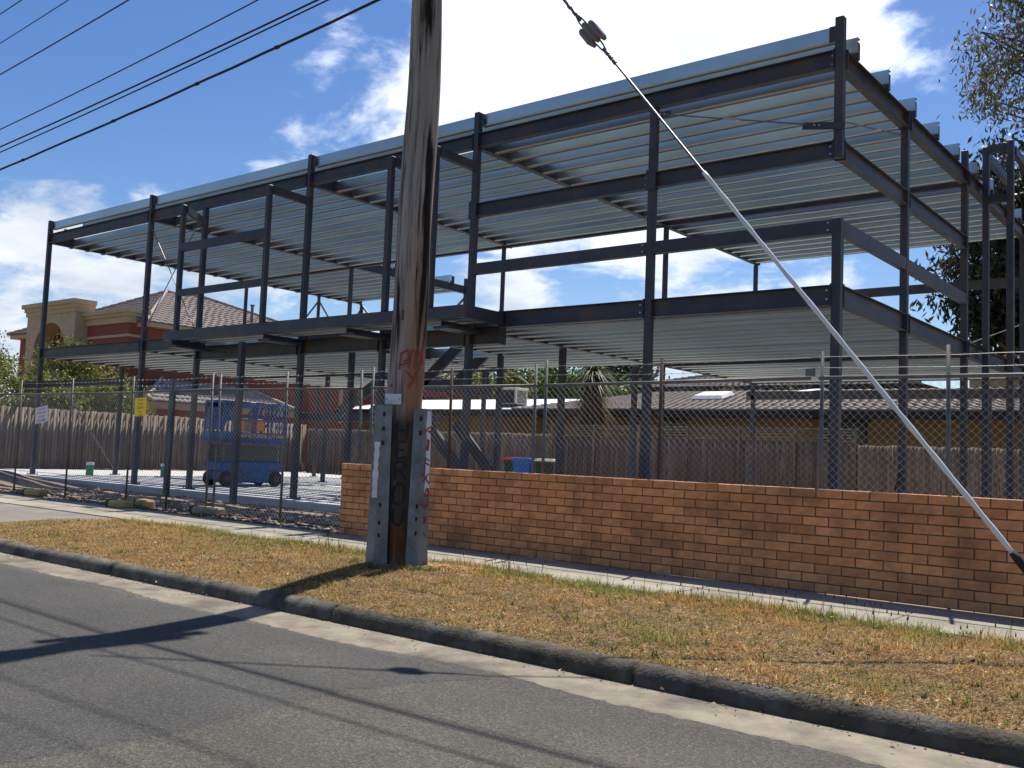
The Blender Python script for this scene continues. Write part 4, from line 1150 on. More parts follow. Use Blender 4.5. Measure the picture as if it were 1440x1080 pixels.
# evaporative cooler
AC = thing('evaporative_cooler', 'square dark louvred cooler box standing on the white metal roof', 'air conditioner', (-25.0, 31.2, 3.16)); AC.scale = (.72, .72, .82)
mb = MB(); mb.cbox(-.62, .62, -.55, .55, .08, .86, .03); mb.build('cabinet', M['cream'], AC)
mb = MB()
for k in range(9): mb.box(-.50, .50, -.575, -.552, .16 + k * .07, .20 + k * .07)
for k in range(9): mb.box(.622, .64, -.42, .42, .16 + k * .07, .20 + k * .07)
mb.box(-.52, .52, -.556, -.548, .13, .80); mb.build('louvre', mat('louvre_dark', (.02, .024, .035), .5), AC)
mb = MB(); mb.cbox(-.66, .66, -.6, .6, .86, .92, .02); mb.build('top', M['cream'], AC)
mb = MB(); mb.box(-.7, .7, -.6, .6, -.05, .08); mb.build('stand', M['black'], AC)

# house further back with dark tiles, and a terracotta roof at far right
def far_house(label, x0, x1, y0, y1, ze, zt, tint, wall_m):
    cx, cy = (x0 + x1) / 2, (y0 + y1) / 2
    t = thing('far_house', label, 'house', (cx, cy, 0)); o = (cx, cy, 0)
    mb = MB(); mb.box(x0 + .5 - cx, x1 - .5 - cx, y0 + .5 - cy, y1 - .5 - cy, 0, ze - .05); mb.build('wall', wall_m, t)
    mb = MB(); mb.box(x0 - cx, x1 - cx, y0 - cy, y1 - cy, ze - .22, ze - .02); mb.build('fascia', M['black'], t)
    w = min(x1 - x0, y1 - y0) / 2
    r1 = (x0 + w * (1 if x1 - x0 >= y1 - y0 else 1), cy, zt); r2 = (x1 - w, cy, zt)
    e = [(x0 - .1, y0 - .1, ze), (x1 + .1, y0 - .1, ze), (x1 + .1, y1 + .1, ze), (x0 - .1, y1 + .1, ze)]
    tile_roof(t, shift(e[0], o), shift(e[1], o), shift(r2, o), shift(r1, o), 'tile', tint, 12, 46)
    tile_roof(t, shift(e[1], o), shift(e[2], o), shift(r2, o), shift(r2, o), 'tile', tint, 10, 26)
    tile_roof(t, shift(e[3], o), shift(e[0], o), shift(r1, o), shift(r1, o), 'tile', tint, 10, 26)
    tile_roof(t, shift(e[2], o), shift(e[3], o), shift(r1, o), shift(r2, o), 'tile', tint, 8, 30)
    for p, q in ((e[0], r1), (e[1], r2), (r1, r2)): capping(t, shift((p[0], p[1], p[2] + .06), o), shift((q[0], q[1], q[2] + .06), o), .10)
    for k in range(3):
        xx = x0 + (x1 - x0) * (k + .7) / 3.4 - cx
        mb = MB(); mb.box(xx, xx + 1.3, y0 + .46 - cy, y0 + .49 - cy, ze - 1.6, ze - .35); mb.build('window', M['glass'], t)
    return t


far_house('dark tiled hip roof house far behind the rear neighbour', -27.6, -12.5, 44, 54, 4.95, 6.25, (.15, .14, .145), M['redbrick'])
far_house('house with terracotta coloured tiles half hidden behind the stair tower', -11.5, 6.0, 46, 56, 6.1, 7.9, (.42, .30, .25), M['render'])


# ------------------------------------------------------------------ vegetation
def leaves(n_cl, per, cen, rad, spread, size, tints, seed, droop=.3, aspect=3., shell=.55):
    """returns arrays for a crown of small folded leaves gathered in clumps"""
    g_ = np.random.default_rng(seed); cen = np.array(cen); rad = np.array(rad)
    u = g_.normal(size=(n_cl, 3)); u /= np.linalg.norm(u, axis=1)[:, None]
    rr = shell + (1 - shell) * g_.random(n_cl) ** .6; cl = cen + u * rr[:, None] * rad
    tone = g_.uniform(.65, 1.35, n_cl)
    idx = np.repeat(np.arange(n_cl), per); N = len(idx)
    p = cl[idx] + g_.normal(size=(N, 3)) * spread * np.array([1, 1, .8])
    d = g_.normal(size=(N, 3)); d[:, 2] -= droop * 1.5; d /= np.linalg.norm(d, axis=1)[:, None]
    s = np.cross(d, g_.normal(size=(N, 3))); s /= np.linalg.norm(s, axis=1)[:, None]
    L_ = size * g_.uniform(.6, 1.3, N)[:, None]; W = L_ / aspect
    v0 = p; v1 = p + d * L_ * .5 + s * W * .5; v2 = p + d * L_; v3 = p + d * L_ * .5 - s * W * .5
    V = np.stack([v0, v1, v2, v3], 1).reshape(-1, 3); Q = np.arange(N * 4).reshape(-1, 4)
    T = np.array(tints); c = T[g_.integers(0, len(T), N)] * tone[idx][:, None] * g_.uniform(.75, 1.25, N)[:, None]
    return V, Q, np.repeat(c, 4, 0), cl


def tree(name, label, base, h, crown_c, crown_r, n_cl, per, spread, size, tints, seed, droop=.3, aspect=3., trunk_r=.15, cat='tree', group=None, shell=.5, limbs=10, extra=None):
    t = thing(name, label, cat, base, 0, group)
    V, Q, C, cl = leaves(n_cl, per, crown_c, crown_r, spread, size, tints, seed, droop, aspect, shell)
    if extra:
        for (c2, r2, n2) in extra:
            V2, Q2, C2, cl2 = leaves(n2, per, c2, r2, spread, size, tints, seed + 5, droop, aspect, shell)
            Q = np.vstack([Q, Q2 + len(V)]); V = np.vstack([V, V2]); C = np.vstack([C, C2]); cl = np.vstack([cl, cl2])
    o = link(bpy.data.objects.new('crown', np_mesh('crown', V, Q, M['leaf'], C))); o.parent = t
    mb = MB(); rg = random.Random(seed); top = Vector((crown_c[0] * .6, crown_c[1] * .6, crown_c[2] - crown_r[2] * .1)); pts = []
    for k in range(6): f = k / 5; pts.append(Vector((top.x * f + rg.uniform(-.1, .1) * (0 < k < 5), top.y * f + rg.uniform(-.1, .1) * (0 < k < 5), -.4 + (top.z + .4) * f)))
    mb.tube(pts, [trunk_r * (1 - .12 * k) for k in range(6)], 8)
    for k in range(limbs):
        q = Vector(cl[rg.randrange(len(cl))]); s_ = pts[rg.choice((2, 3, 4, 5))]; m_ = s_.lerp(q, .5) + Vector((rg.uniform(-.1, .1), rg.uniform(-.1, .1), .12 * (q - s_).length))
        mb.tube([s_, m_, q], [trunk_r * .26, trunk_r * .15, trunk_r * .04], 5, False)
    mb.build('trunk', M['bark'], t, True)
    return t


lime = [(.17, .20, .035), (.24, .26, .06), (.11, .14, .025), (.30, .28, .09)]
mid = [(.075, .14, .022), (.11, .18, .03), (.05, .09, .018)]
dark = [(.030, .040, .018), (.045, .055, .022), (.06, .05, .022), (.022, .03, .014)]
olive_gum = [(.12, .125, .06), (.17, .16, .08), (.09, .10, .05), (.22, .18, .10)]
gum = [(.075, .085, .045), (.11, .11, .055), (.055, .065, .035), (.15, .12, .07)]
# shrubs and small trees in the left neighbour's front garden
for i, (x, y, hh, rx, lb) in enumerate(((-33.9, 12.9, 4.7, 1.5, 'bright green small tree at the left picture edge, before the house'),
                                        (-36.4, 15.2, 3.9, 1.3, 'bright green bushy tree below the cream arch'),
                                        (-37.3, 18.4, 4.7, 1.3, 'loose pale green tree before the red brick panel'),
                                        (-35.2, 16.9, 3.3, 1.1, 'yellow green shrub showing over the fence under the deck'),
                                        (-35.4, 19.6, 3.5, 1.1, 'lower yellow green shrub next to the tiled side wing'))):
    tree('garden_tree', lb, (x, y, 0), hh, (0, 0, hh - 1.35), (rx, rx, 1.6), 90, 110, .24, .13, lime, 20 + i, .1, 2.0, .07, group='green garden trees on the left', limbs=14)
# trees behind the rear house
for i, (x, y, hh, rx, tn, lb) in enumerate(((-40.5, 46, 6.9, 2.6, lime, 'pale green tree far back, left of the cooler box'), (-36.5, 47, 7.0, 2.4, lime, 'pale green tree far back, right above the cooler box'),
                                            (-33.0, 46, 6.8, 2.0, mid, 'fresh green tree far back, left of the shaggy palm'), (-29.6, 47, 7.3, 2.1, gum, 'brownish green tree far back, behind the shaggy palm'),
                                            (-26.6, 42, 4.9, 1.5, mid, 'small green tree far back, right of the shaggy palm'), (-45, 46, 6.6, 2.4, mid, 'green tree far back, behind the paired fence posts left of the pole'),
                                            (-50, 44, 6.0, 2.4, mid, 'dark green tree far back, seen right of the blue lift'))):
    tree('backyard_tree', lb, (x, y, 0), hh, (0, 0, hh - 2.4), (rx, rx * .8, 2.4), 110, 90, .36, .26, tn, 40 + i, .2, 2.2, .14, group='trees behind the rear house')
tree('hedge_shrub', 'low hedge showing between the two roofs at the back', (-18.5, 42, 0), 4.6, (0, 0, 4.0), (5.5, .8, .75), 60, 40, .25, .2, gum, 61, .2, 2.5, .08, 'shrub')
# large dark gum behind the stair tower
tree('gum_tree', 'large dark gum tree behind the stair tower at right', (-7.0, 44.5, 0), 15, (0, 0, 11.2), (4.6, 4, 4.6), 160, 130, .55, .40, dark, 71, .9, 3.2, .38, limbs=30, shell=.35,
     extra=[((-2.2, 0, 8.4), (2.6, 2.2, 2.0), 40), ((3.0, -1, 7.6), (3, 2.4, 2.4), 40)])
# nearer gum with its trunk outside the picture; only its hanging outer branch is in view
tree('gum_tree', 'grey green gum branch hanging into the top right corner', (1.4, 17.5, 0), 10, (-4.45, -1.5, 7.5), (.85, .9, .85), 46, 105, .16, .11, olive_gum, 81, .9, 3.6, .22, limbs=26, shell=.3,
     extra=[((-4.0, -1.2, 8.75), (.85, .9, .6), 30), ((-2.2, 0, 8.6), (1.5, 1.4, 1.2), 40)])

# shaggy cabbage palm between the roofs
t = thing('cabbage_palm', 'shaggy cabbage palm with hanging dead leaves between the two rear roofs', 'palm', (-19.3, 28.6, 0))
mb = MB(); mb.tube([(0, 0, -.3), (.05, 0, 2.0), (0, 0, 4.2)], [.22, .18, .15], 9); mb.build('trunk', M['bark'], t, True)
V = []; Q = []; C = []
def blade(V, Q, C, base, d, L_, w, dr, c, n=4):
    d = Vector(d).normalized(); s = d.cross(Vector((0, 0, 1))); s = s.normalized() if s.length > .01 else Vector((1, 0, 0)); b = len(V)
    for k in range(n + 1):
        f = k / n; p = Vector(base) + d * L_ * f + Vector((0, 0, -dr * f * f * L_)); ww = w * (1 - f) * .5 + .002
        V.append(tuple(p + s * ww)); V.append(tuple(p - s * ww)); C.append(c); C.append(c)
    for k in range(n): q = b + 2 * k; Q.append((q, q + 1, q + 3, q + 2))
for k in range(420):
    a = rnd.uniform(0, 6.28); el = rnd.uniform(-.2, 1.3); c = rnd.choice([(.07, .10, .03), (.10, .13, .04), (.16, .15, .06)])
    blade(V, Q, C, (0, 0, rnd.uniform(3.6, 4.3)), (math.cos(a) * math.cos(el), math.sin(a) * math.cos(el), math.sin(el)), rnd.uniform(.8, 1.5), .07, .55, c)
for k in range(520):
    a = rnd.uniform(0, 6.28); c = rnd.choice([(.20, .13, .06), (.13, .085, .04), (.25, .18, .09)])
    blade(V, Q, C, (math.cos(a) * .15, math.sin(a) * .15, rnd.uniform(2.2, 4.0)), (math.cos(a), math.sin(a), -rnd.uniform(.6, 2.2)), rnd.uniform(.7, 1.2), .07, .3, c)
o = link(bpy.data.objects.new('leaves', np_mesh('leaves', V, Q, M['leaf'], C))); o.parent = t
# feather palm far behind the cooler
t = thing('feather_palm', 'feather palm with arching fronds far behind the cooler box', 'palm', (-36.6, 43, 0))
mb = MB(); mb.tube([(0, 0, -.3), (0, 0, 6.3)], [.25, .18], 9); mb.build('trunk', M['bark'], t, True)
V = []; Q = []; C = []
for k in range(22):
    a = k / 22 * 6.28 + rnd.uniform(-.1, .1); el = rnd.uniform(.1, 1.1); L_ = rnd.uniform(2.2, 3.0); d = Vector((math.cos(a) * math.cos(el), math.sin(a) * math.cos(el), math.sin(el)))
    side = d.cross(Vector((0, 0, 1))).normalized()
    for j in range(26):
        f = (j + 2) / 28; p = Vector((0, 0, 6.3)) + d * L_ * f + Vector((0, 0, -.55 * f * f * L_))
        for s_ in (1, -1): blade(V, Q, C, p, side * s_ + d * .6 + Vector((0, 0, -.5)), .55 * (1 - .5 * f), .05, .5, rnd.choice([(.05, .075, .025), (.08, .10, .035)]), 2)
o = link(bpy.data.objects.new('fronds', np_mesh('fronds', V, Q, M['leaf'], C))); o.parent = t

# nature strip grass: dry mown blades, clover patches, tall seed heads
def vnoise(x, y, f, seed):
    g_ = np.random.default_rng(seed).random((97, 97)); u = x * f + 300; v = y * f + 300; i = np.floor(u).astype(int); j = np.floor(v).astype(int); a = u - i; b = v - j
    a = a * a * (3 - 2 * a); b = b * b * (3 - 2 * b); i %= 96; j %= 96
    return (g_[i, j] * (1 - a) + g_[i + 1, j] * a) * (1 - b) + (g_[i, j + 1] * (1 - a) + g_[i + 1, j + 1] * a) * b


PX0_, PY0_ = -6.86, 6.82


def strip_grass():
    n = 300000
    # denser towards the camera
    x = VX0 + (4.5 - VX0) * nr.random(n) ** .8; y = 4.915 + (7.64 - 4.915) * nr.random(n)
    hole = ((x + 6.8) ** 2 / .16 + (y - 6.85) ** 2 / .16) < 1
    patch = 2.6 * (vnoise(x, y, 1.1, 1) * .5 + vnoise(x, y, 3.1, 2) * .5 - .5) * 1.4; clump = vnoise(x, y, 7.5, 3) * .6 + vnoise(x, y, 16, 4) * .4
    near_path = np.clip((y - 6.7) / .8, 0, 1); near_kerb = np.clip((5.35 - y) / .4, 0, 1)
    greenp = np.clip(.15 + .42 * patch + .38 * near_path - .2 * near_kerb, .02, .8)
    isg = nr.random(n) < greenp
    thin = nr.random(n) < np.clip(1.9 * (clump - .28) + .35 * near_path - .1 * near_kerb, .10, 1); keep = thin & ~hole
    x = x[keep]; y = y[keep]; isg = isg[keep]; patch = patch[keep]; clump = clump[keep]; near_path = near_path[keep]; n = len(x)
    z = np.array([verge_z(a, b) for a, b in zip(x, y)]) - .004
    h = nr.uniform(.012, .05, n) * (.55 + .9 * clump) * (1 + .9 * near_path) * np.where(isg, 1.15, 1.0); ang = nr.uniform(0, 6.283, n); tilt = nr.uniform(.3, 1.5, n)
    w = nr.uniform(.0018, .005, n)
    dx = np.cos(ang) * np.sin(tilt); dy = np.sin(ang) * np.sin(tilt); dz = np.cos(tilt) + .12
    px, py = -np.sin(ang) * w, np.cos(ang) * w
    V = np.empty((n, 3, 3)); V[:, 0] = np.stack([x - px, y - py, z], 1); V[:, 1] = np.stack([x + px, y + py, z], 1)
    V[:, 2] = np.stack([x + dx * h * 1.5, y + dy * h * 1.5, z + dz * h], 1)
    straw = np.array([[.47, .29, .095], [.36, .20, .07], [.24, .125, .045], [.54, .39, .16], [.40, .22, .07]]); green = np.array([[.15, .19, .035], [.20, .22, .05], [.10, .14, .03], [.30, .27, .07]])
    c = np.where(isg[:, None], green[nr.integers(0, 4, n)], straw[nr.integers(0, 5, n)]) * nr.uniform(.7, 1.2, n)[:, None] * (.72 + .80 * clump)[:, None]
    # matted thatch: flat dead blades over the soil
    m_ = 330000; tx = VX0 + (4.0 - VX0) * nr.random(m_) ** .8; ty = 4.90 + (7.58 - 4.90) * nr.random(m_); ok = ((tx - PX0_) ** 2 + (ty - PY0_) ** 2) > .1; tx = tx[ok]; ty = ty[ok]; m_ = len(tx)
    tz = np.array([verge_z(a, b) for a, b in zip(tx, ty)]) + .002; ta = nr.uniform(0, 6.283, m_); tl = nr.uniform(.012, .045, m_); tw = nr.uniform(.0015, .004, m_); tt = nr.uniform(-.1, .35, m_)
    T = np.empty((m_, 3, 3)); ex, ey = np.cos(ta), np.sin(ta)
    T[:, 0] = np.stack([tx + ey * tw, ty - ex * tw, tz], 1); T[:, 1] = np.stack([tx - ey * tw, ty + ex * tw, tz + .002], 1); T[:, 2] = np.stack([tx + ex * tl, ty + ey * tl, tz + tl * tt + .002], 1)
    th = np.array([[.30, .17, .07], [.22, .115, .045], [.40, .26, .11], [.50, .38, .20], [.15, .075, .035], [.20, .17, .06]])
    cn = vnoise(tx, ty, 5.2, 8) * .6 + vnoise(tx, ty, 13, 9) * .4; tc = th[nr.integers(0, 6, m_)] * nr.uniform(.7, 1.2, m_)[:, None] * (.55 + 1.1 * cn)[:, None]
    V = np.concatenate([V.reshape(-1, 3), T.reshape(-1, 3)]); c = np.concatenate([c, tc]); n += m_
    o = link(bpy.data.objects.new('dry_grass', np_mesh('dry_grass', V.reshape(-1, 3), np.arange(n * 3).reshape(-1, 3), M['blade'], np.repeat(c, 3, 0))))
    tag(o, 'mown straw coloured grass covering the nature strip', 'grass', kind='stuff')


strip_grass()
V = []; Q = []; C = []
for k in range(170):     # raked dry grass heaped against the stake
    a = rnd.uniform(-.6, 1.2); x, y = PX0_ + .52 + rnd.gauss(0, .17), PY0_ + .22 + rnd.gauss(0, .12); z = verge_z(x, y)
    for j in range(7):
        a = rnd.uniform(0, 6.28); blade(V, Q, C, (x + rnd.uniform(-.02, .02), y + rnd.uniform(-.02, .02), z + rnd.uniform(0, .03)), (math.cos(a), math.sin(a), rnd.uniform(-.1, .7)), rnd.uniform(.04, .09), .005, .5, rnd.choice([(.62, .40, .16), (.50, .29, .10), (.70, .52, .26), (.34, .16, .05)]), 3)
for k in range(900):     # green tussocks at the path edge, round the pole and in patches
    u = rnd.random()
    if u < .62: x, y = rnd.uniform(-13.2, 1.5), rnd.uniform(7.25, 7.62)
    elif u < .75:
        a = rnd.uniform(0, 6.28); x, y = -6.75 + math.cos(a) * rnd.uniform(.42, .6), 6.8 + math.sin(a) * rnd.uniform(.40, .55)
    else: x, y = rnd.uniform(-13, 1), rnd.uniform(5.1, 7.2)
    z = verge_z(x, y); c = rnd.choice([(.12, .16, .035), (.16, .19, .05), (.09, .12, .03), (.30, .25, .10)])
    for j in range(7):
        a = rnd.uniform(0, 6.28); blade(V, Q, C, (x + rnd.uniform(-.02, .02), y + rnd.uniform(-.02, .02), z), (math.cos(a), math.sin(a), rnd.uniform(.8, 2.4)), rnd.uniform(.03, .085), .006, .3, c, 3)
o = link(bpy.data.objects.new('green_tussocks', np_mesh('green_tussocks', V, Q, M['blade'], C))); tag(o, 'green grass tussocks along the footpath edge', 'grass', kind='stuff')
V = []; Q = []; C = []
for k in range(120):     # plantain stalks with dark seed heads
    cx_ = rnd.choice([-4.0, -3.4, -2.6, -6.0, -1.4, -8.5, -.8, rnd.uniform(-10, 1)]) + rnd.gauss(0, .22); y = rnd.uniform(7.25, 7.60); z = verge_z(cx_, y); hh = rnd.uniform(.05, .20); lx = rnd.uniform(-.13, .13)
    blade(V, Q, C, (cx_, y, z), (lx * 3, rnd.uniform(-.1, .1), 1), hh, .005, 0, (.16, .15, .06), 2)
    for a in (0, 1.57):
        b = len(V); dx, dy = math.cos(a) * .006, math.sin(a) * .006; tx = cx_ + lx * 3 * hh; tz = z + hh * .96
        V += [(tx - dx, y - dy, tz), (tx + dx, y + dy, tz), (tx + dx * .4, y + dy * .4, tz + .03), (tx - dx * .4, y - dy * .4, tz + .03)]; C += [(.07, .05, .03)] * 4; Q.append((b, b + 1, b + 2, b + 3))
o = link(bpy.data.objects.new('seed_stalks', np_mesh('seed_stalks', V, Q, M['blade'], C))); tag(o, 'thin weed stalks with dark seed heads at the path edge', 'weed', kind='stuff')
V = []; Q = []; C = []
for k in range(46):      # dandelions
    x = rnd.choice([-9.2, -8.8, -9.5, rnd.uniform(-11, 1), rnd.uniform(-5, 1)]) + rnd.gauss(0, .3); y = rnd.uniform(6.6, 7.55); z = verge_z(x, y) + rnd.uniform(.03, .07)
    b = len(V); m_ = 8; r_ = rnd.uniform(.009, .015)
    blade(V, Q, C, (x, y, z - .06), (0, 0, 1), .06, .004, 0, (.14, .16, .05), 2)
    for j in range(m_ // 2):
        b = len(V); a = j * 1.57; a2 = a + .8; a3 = a + 1.57
        V += [(x, y, z + .002), (x + r_ * math.cos(a), y + r_ * math.sin(a), z + .004), (x + r_ * math.cos(a2), y + r_ * math.sin(a2), z + .004), (x + r_ * math.cos(a3), y + r_ * math.sin(a3), z + .004)]
        Q.append((b, b + 1, b + 2, b + 3)); C += [(.75, .55, .02)] * 4
o = link(bpy.data.objects.new('yellow_flowers', np_mesh('yellow_flowers', V, Q, M['blade'], C))); tag(o, 'small yellow dandelion flowers in the nature strip', 'flowers', kind='stuff')
V = []; Q = []; C = []
for k in range(420):     # fallen leaves and scraps of bark
    x = rnd.uniform(-12, 1.5); y = rnd.uniform(4.98, 7.5) if k % 9 else rnd.uniform(4.6, 4.82); z = (verge_z(x, y) if y > 4.97 else -.112) + rnd.uniform(.012, .03)
    s_ = rnd.uniform(.007, .02) * (1.7 if k < 18 and y > 5 else 1); a = rnd.uniform(0, 6.28); d = Vector((math.cos(a), math.sin(a), rnd.uniform(-.3, .3))); s2 = Vector((-math.sin(a), math.cos(a), rnd.uniform(-.4, .4))) * .5
    b = len(V); c = rnd.choice([(.13, .045, .02), (.20, .09, .04), (.42, .33, .22), (.60, .52, .40), (.09, .04, .02)]) if k >= 22 else (.12, .04, .02)
    p = Vector((x, y, z)); V += [tuple(p - d * s_), tuple(p + s2 * s_), tuple(p + d * s_), tuple(p - s2 * s_ + Vector((0, 0, s_ * .4)))]; C += [c] * 4; Q.append((b, b + 1, b + 2, b + 3))
o = link(bpy.data.objects.new('fallen_leaves', np_mesh('fallen_leaves', V, Q, M['blade'], C))); tag(o, 'dead brown leaves and bark scraps scattered on the grass', 'leaves', kind='stuff')

# ------------------------------------------------------------------ power pole
PX, PY = -6.86, 6.82
POLE = thing('power_pole', 'thick weathered wooden power pole with steel stakes bolted to its base', 'power pole', (PX, PY, 0))


def pole_c(z): return (.012 * z - .02 * math.sin(z * 1.1) * .5 - .01, 0.0)


def pole_r(a, z):
    r = .208 - .0105 * z
    if z < 1.9: r -= .012 * max(0, min(1, (1.9 - z) / .5))
    r += .009 * math.sin(2 * a + z * 1.3) + .005 * math.sin(5 * a + z * 2.1) + .007 * math.sin(z * 2.7 + a)
    # long drying cracks
    for a0, w, z0, z1, dp in ((-1.15, .10, 2.3, 6.2, .030), (-1.85, .07, 1.2, 3.0, .030), (-.55, .09, 2.2, 4.6, .035), (-2.3, .05, 3.0, 5.0, .018), (-1.35, .06, .0, .55, .03), (-.85, .05, 0, .6, .02)):
        if z0 < z < z1:
            d = abs(((a - a0 - .06 * math.sin(z * 3)) + math.pi) % (2 * math.pi) - math.pi)
            if d < w: r -= dp * (1 - d / w) * min(1, (z - z0) / .3) * min(1, (z1 - z) / .3)
    return r


mb = MB(); NA, NZ = 72, 150; Z0, Z1 = -.3, 8.7
for j in range(NZ + 1):
    z = Z0 + (Z1 - Z0) * j / NZ; cx_, cy_ = pole_c(z)
    for i in range(NA):
        a = i / NA * 2 * math.pi - math.pi; r = pole_r(a, z); mb.v.append((cx_ + r * math.cos(a), cy_ + r * math.sin(a), z))
for j in range(NZ):
    for i in range(NA): i2 = (i + 1) % NA; mb.f.append((j * NA + i, j * NA + i2, (j + 1) * NA + i2, (j + 1) * NA + i))
mb.f.append(tuple(NZ * NA + i for i in range(NA)))
shaft = mb.build('shaft', M['pole'], POLE, True)


def on_pole(polys, a_mid, z_mid, m, name, rot=0., off=.006, parent=None, jit=0):
    """wrap flat letters (verts, faces) round the shaft"""
    v, f = polys; out = []
    c, s = math.cos(rot), math.sin(rot)
    for x, y, _ in v:
        x, y = x * c - y * s, x * s + y * c
        z = z_mid + y; a = a_mid + x / .2; r = pole_r(a, z) + off; cx_, cy_ = pole_c(z); out.append((cx_ + r * math.cos(a), cy_ + r * math.sin(a), z))
    q = MB(); q.add(out, f); return q.build(name, m, parent or shaft)


view_a = math.atan2(-PY, -PX)      # side that faces the camera
def stroke(pts, w):
    v = []; f = []
    for k, (x, y) in enumerate(pts):
        x2, y2 = pts[min(k + 1, len(pts) - 1)]; x1, y1 = pts[max(k - 1, 0)]; dx, dy = x2 - x1, y2 - y1; L_ = math.hypot(dx, dy) or 1
        ww = w * rnd.uniform(.7, 1.2); v += [(x - dy / L_ * ww, y + dx / L_ * ww, 0), (x + dy / L_ * ww, y - dx / L_ * ww, 0)]
    for k in range(len(pts) - 1): f.append((2 * k, 2 * k + 1, 2 * k + 3, 2 * k + 2))
    return v, f


def dense(pts, n=6):
    out = []
    for a, b in zip(pts[:-1], pts[1:]):
        for k in range(n): out.append((a[0] + (b[0] - a[0]) * k / n, a[1] + (b[1] - a[1]) * k / n))
    return out + [pts[-1]]


HAND = {'H': [[(-.055, .09), (-.06, -.09)], [(.055, .085), (.05, -.085)], [(-.06, .005), (.055, -.005)]],
        'E': [[(.05, .085), (-.05, .075), (-.045, .0), (.03, .005)], [(-.045, .0), (-.055, -.085), (.05, -.075)]],
        'R': [[(-.05, -.09), (-.05, .08), (.02, .085), (.05, .05), (.02, .01), (-.045, .0)], [(.0, .0), (.06, -.085)]],
        'O': [[(.0, .11), (-.05, .07), (-.062, .0), (-.045, -.08), (.0, -.11), (.045, -.07), (.06, .01), (.045, .08), (.0, .11)]],
        'U': [[(-.055, .08), (-.06, -.03), (-.03, -.075), (.015, -.08), (.05, -.03), (.055, .075)]]}
for s, z in (('H', 1.36), ('E', 1.17), ('R', .97), ('O', .74), ('U', .52)):
    for pl in HAND[s]: on_pole(stroke(dense([(x + rnd.uniform(-.004, .004), y + rnd.uniform(-.004, .004)) for x, y in pl], 4), .0125), view_a - .02, z, M['inkdark'], 'graffiti_letter')


for pl in ([(-.10, -.10), (-.09, .06), (-.02, .09), (.0, .0), (-.06, -.02)], [(.0, -.09), (.02, .10), (.07, .08), (.06, -.09)], [(.10, .10), (.15, .02), (.12, -.10)], [(-.02, -.12), (.06, -.20), (.0, -.28)],
           [(.08, -.12), (.04, -.24)], [(-.09, -.06), (.0, -.03)], [(.15, .12), (.18, -.04)]):
    on_pole(stroke(dense(pl), .010), view_a + .12, 2.06, M['redpaint'], 'red_scrawl')
on_pole(stroke(dense([(-.015, 0), (.015, .0)]), .018), view_a - .82, 1.80, M['redpaint'], 'red_scrawl')
on_pole(stroke(dense([(0, -.05), (0, .05)]), .014), view_a - .38, 2.50, mat('mossy_tag', (.10, .10, .02), .9), 'slot_tag')
# number plate
a0 = view_a - .62; zc = 1.665; r = pole_r(a0, zc) + .02; cx_, cy_ = pole_c(zc)
mb = MB(); mb.cbox(-.085, .085, -.004, .004, -.052, .052, .002)
o = mb.build('number_plate', M['whitepaint'], POLE); o.location = (cx_ + r * math.cos(a0 + .04) , cy_ + r * math.sin(a0 + .04), zc); o.rotation_euler = (0, 0, a0 + math.pi / 2 + .25)
mb = MB()
for sx in (-1, 1): mb.tube([(sx * .07, -.004, 0), (sx * .07, -.009, 0)], .006, 6)
mb.build('nail', M['black'], o)

# steel pole stakes: bent channel sections either side
def stake(aoff, zt, label, marks):
    a = view_a + aoff; rr = .245
    o = link(bpy.data.objects.new('steel_stake', None)); o.parent = POLE; o.location = (math.cos(a) * rr + .01, math.sin(a) * rr, 0); o.rotation_euler = (R(1.0) * 0, 0, a + math.pi / 2); o['label'] = label
    # local x tangential, local -y outward
    w, d = .094, .07; pr = [(-w, .03), (-w * .62, -d), (w * .62, -d), (w, .03), (w - .012, .035), (w * .62 - .008, -d + .010), (-w * .62 + .008, -d + .010), (-w + .012, .035)]
    mb = MB(); zs = [-.2, .0, .3, .6, .9, 1.2, zt]; n = len(pr)
    for j, z in enumerate(zs):
        sc = 1.22 - .22 * min(1, max(0, z) / 1.5)
        for x, y in pr: mb.v.append((x * sc, y * sc + .0, z))
    for j in range(len(zs) - 1):
        for i in range(n): i2 = (i + 1) % n; mb.f.append((j * n + i, j * n + i2, (j + 1) * n + i2, (j + 1) * n + i))
    mb.f.append(tuple((len(zs) - 1) * n + i for i in range(n)))
    ch = mb.build('channel', M['ply'], o)
    return o, ch, w, d


o, ch, w, d = stake(-.95, 1.60, 'left blue grey steel stake with a pale paint patch', 0)
mb = MB()
for z in (1.50, 1.36, 1.22, .62, .45, .33): mb.tube([(w * .80, -.045, z), (w * .80 + .004, -.052, z)], .013, 8); mb.tube([(w * .80, -.045, z), (w * .80 + .004, -.052, z + .03)], .012, 8)
mb.build('bolt_hole', M['black'], o)
v, f = stroke(dense([(0, .70), (-.004, .95), (0, 1.24)], 8), .045)
mb = MB(); mb.add([(a * 1.0 + .022, -d * (1.22 - .22 * min(1, b / 1.5)) - .003, b) for a, b, c in v], f); mb.build('paint_patch', M['whitepaint'], o)
o, ch, w, d = stake(.82, 1.58, 'right pale grey steel stake with red scrawl', 1)
mb = MB()
for z in (1.47, 1.33, .62, .50, .36): mb.tube([(-w * .80, -.045, z), (-w * .80 - .004, -.052, z)], .014, 8); mb.tube([(-w * .80, -.045, z), (-w * .80 - .004, -.052, z + .03)], .012, 8)
mb.build('bolt_hole', M['black'], o)
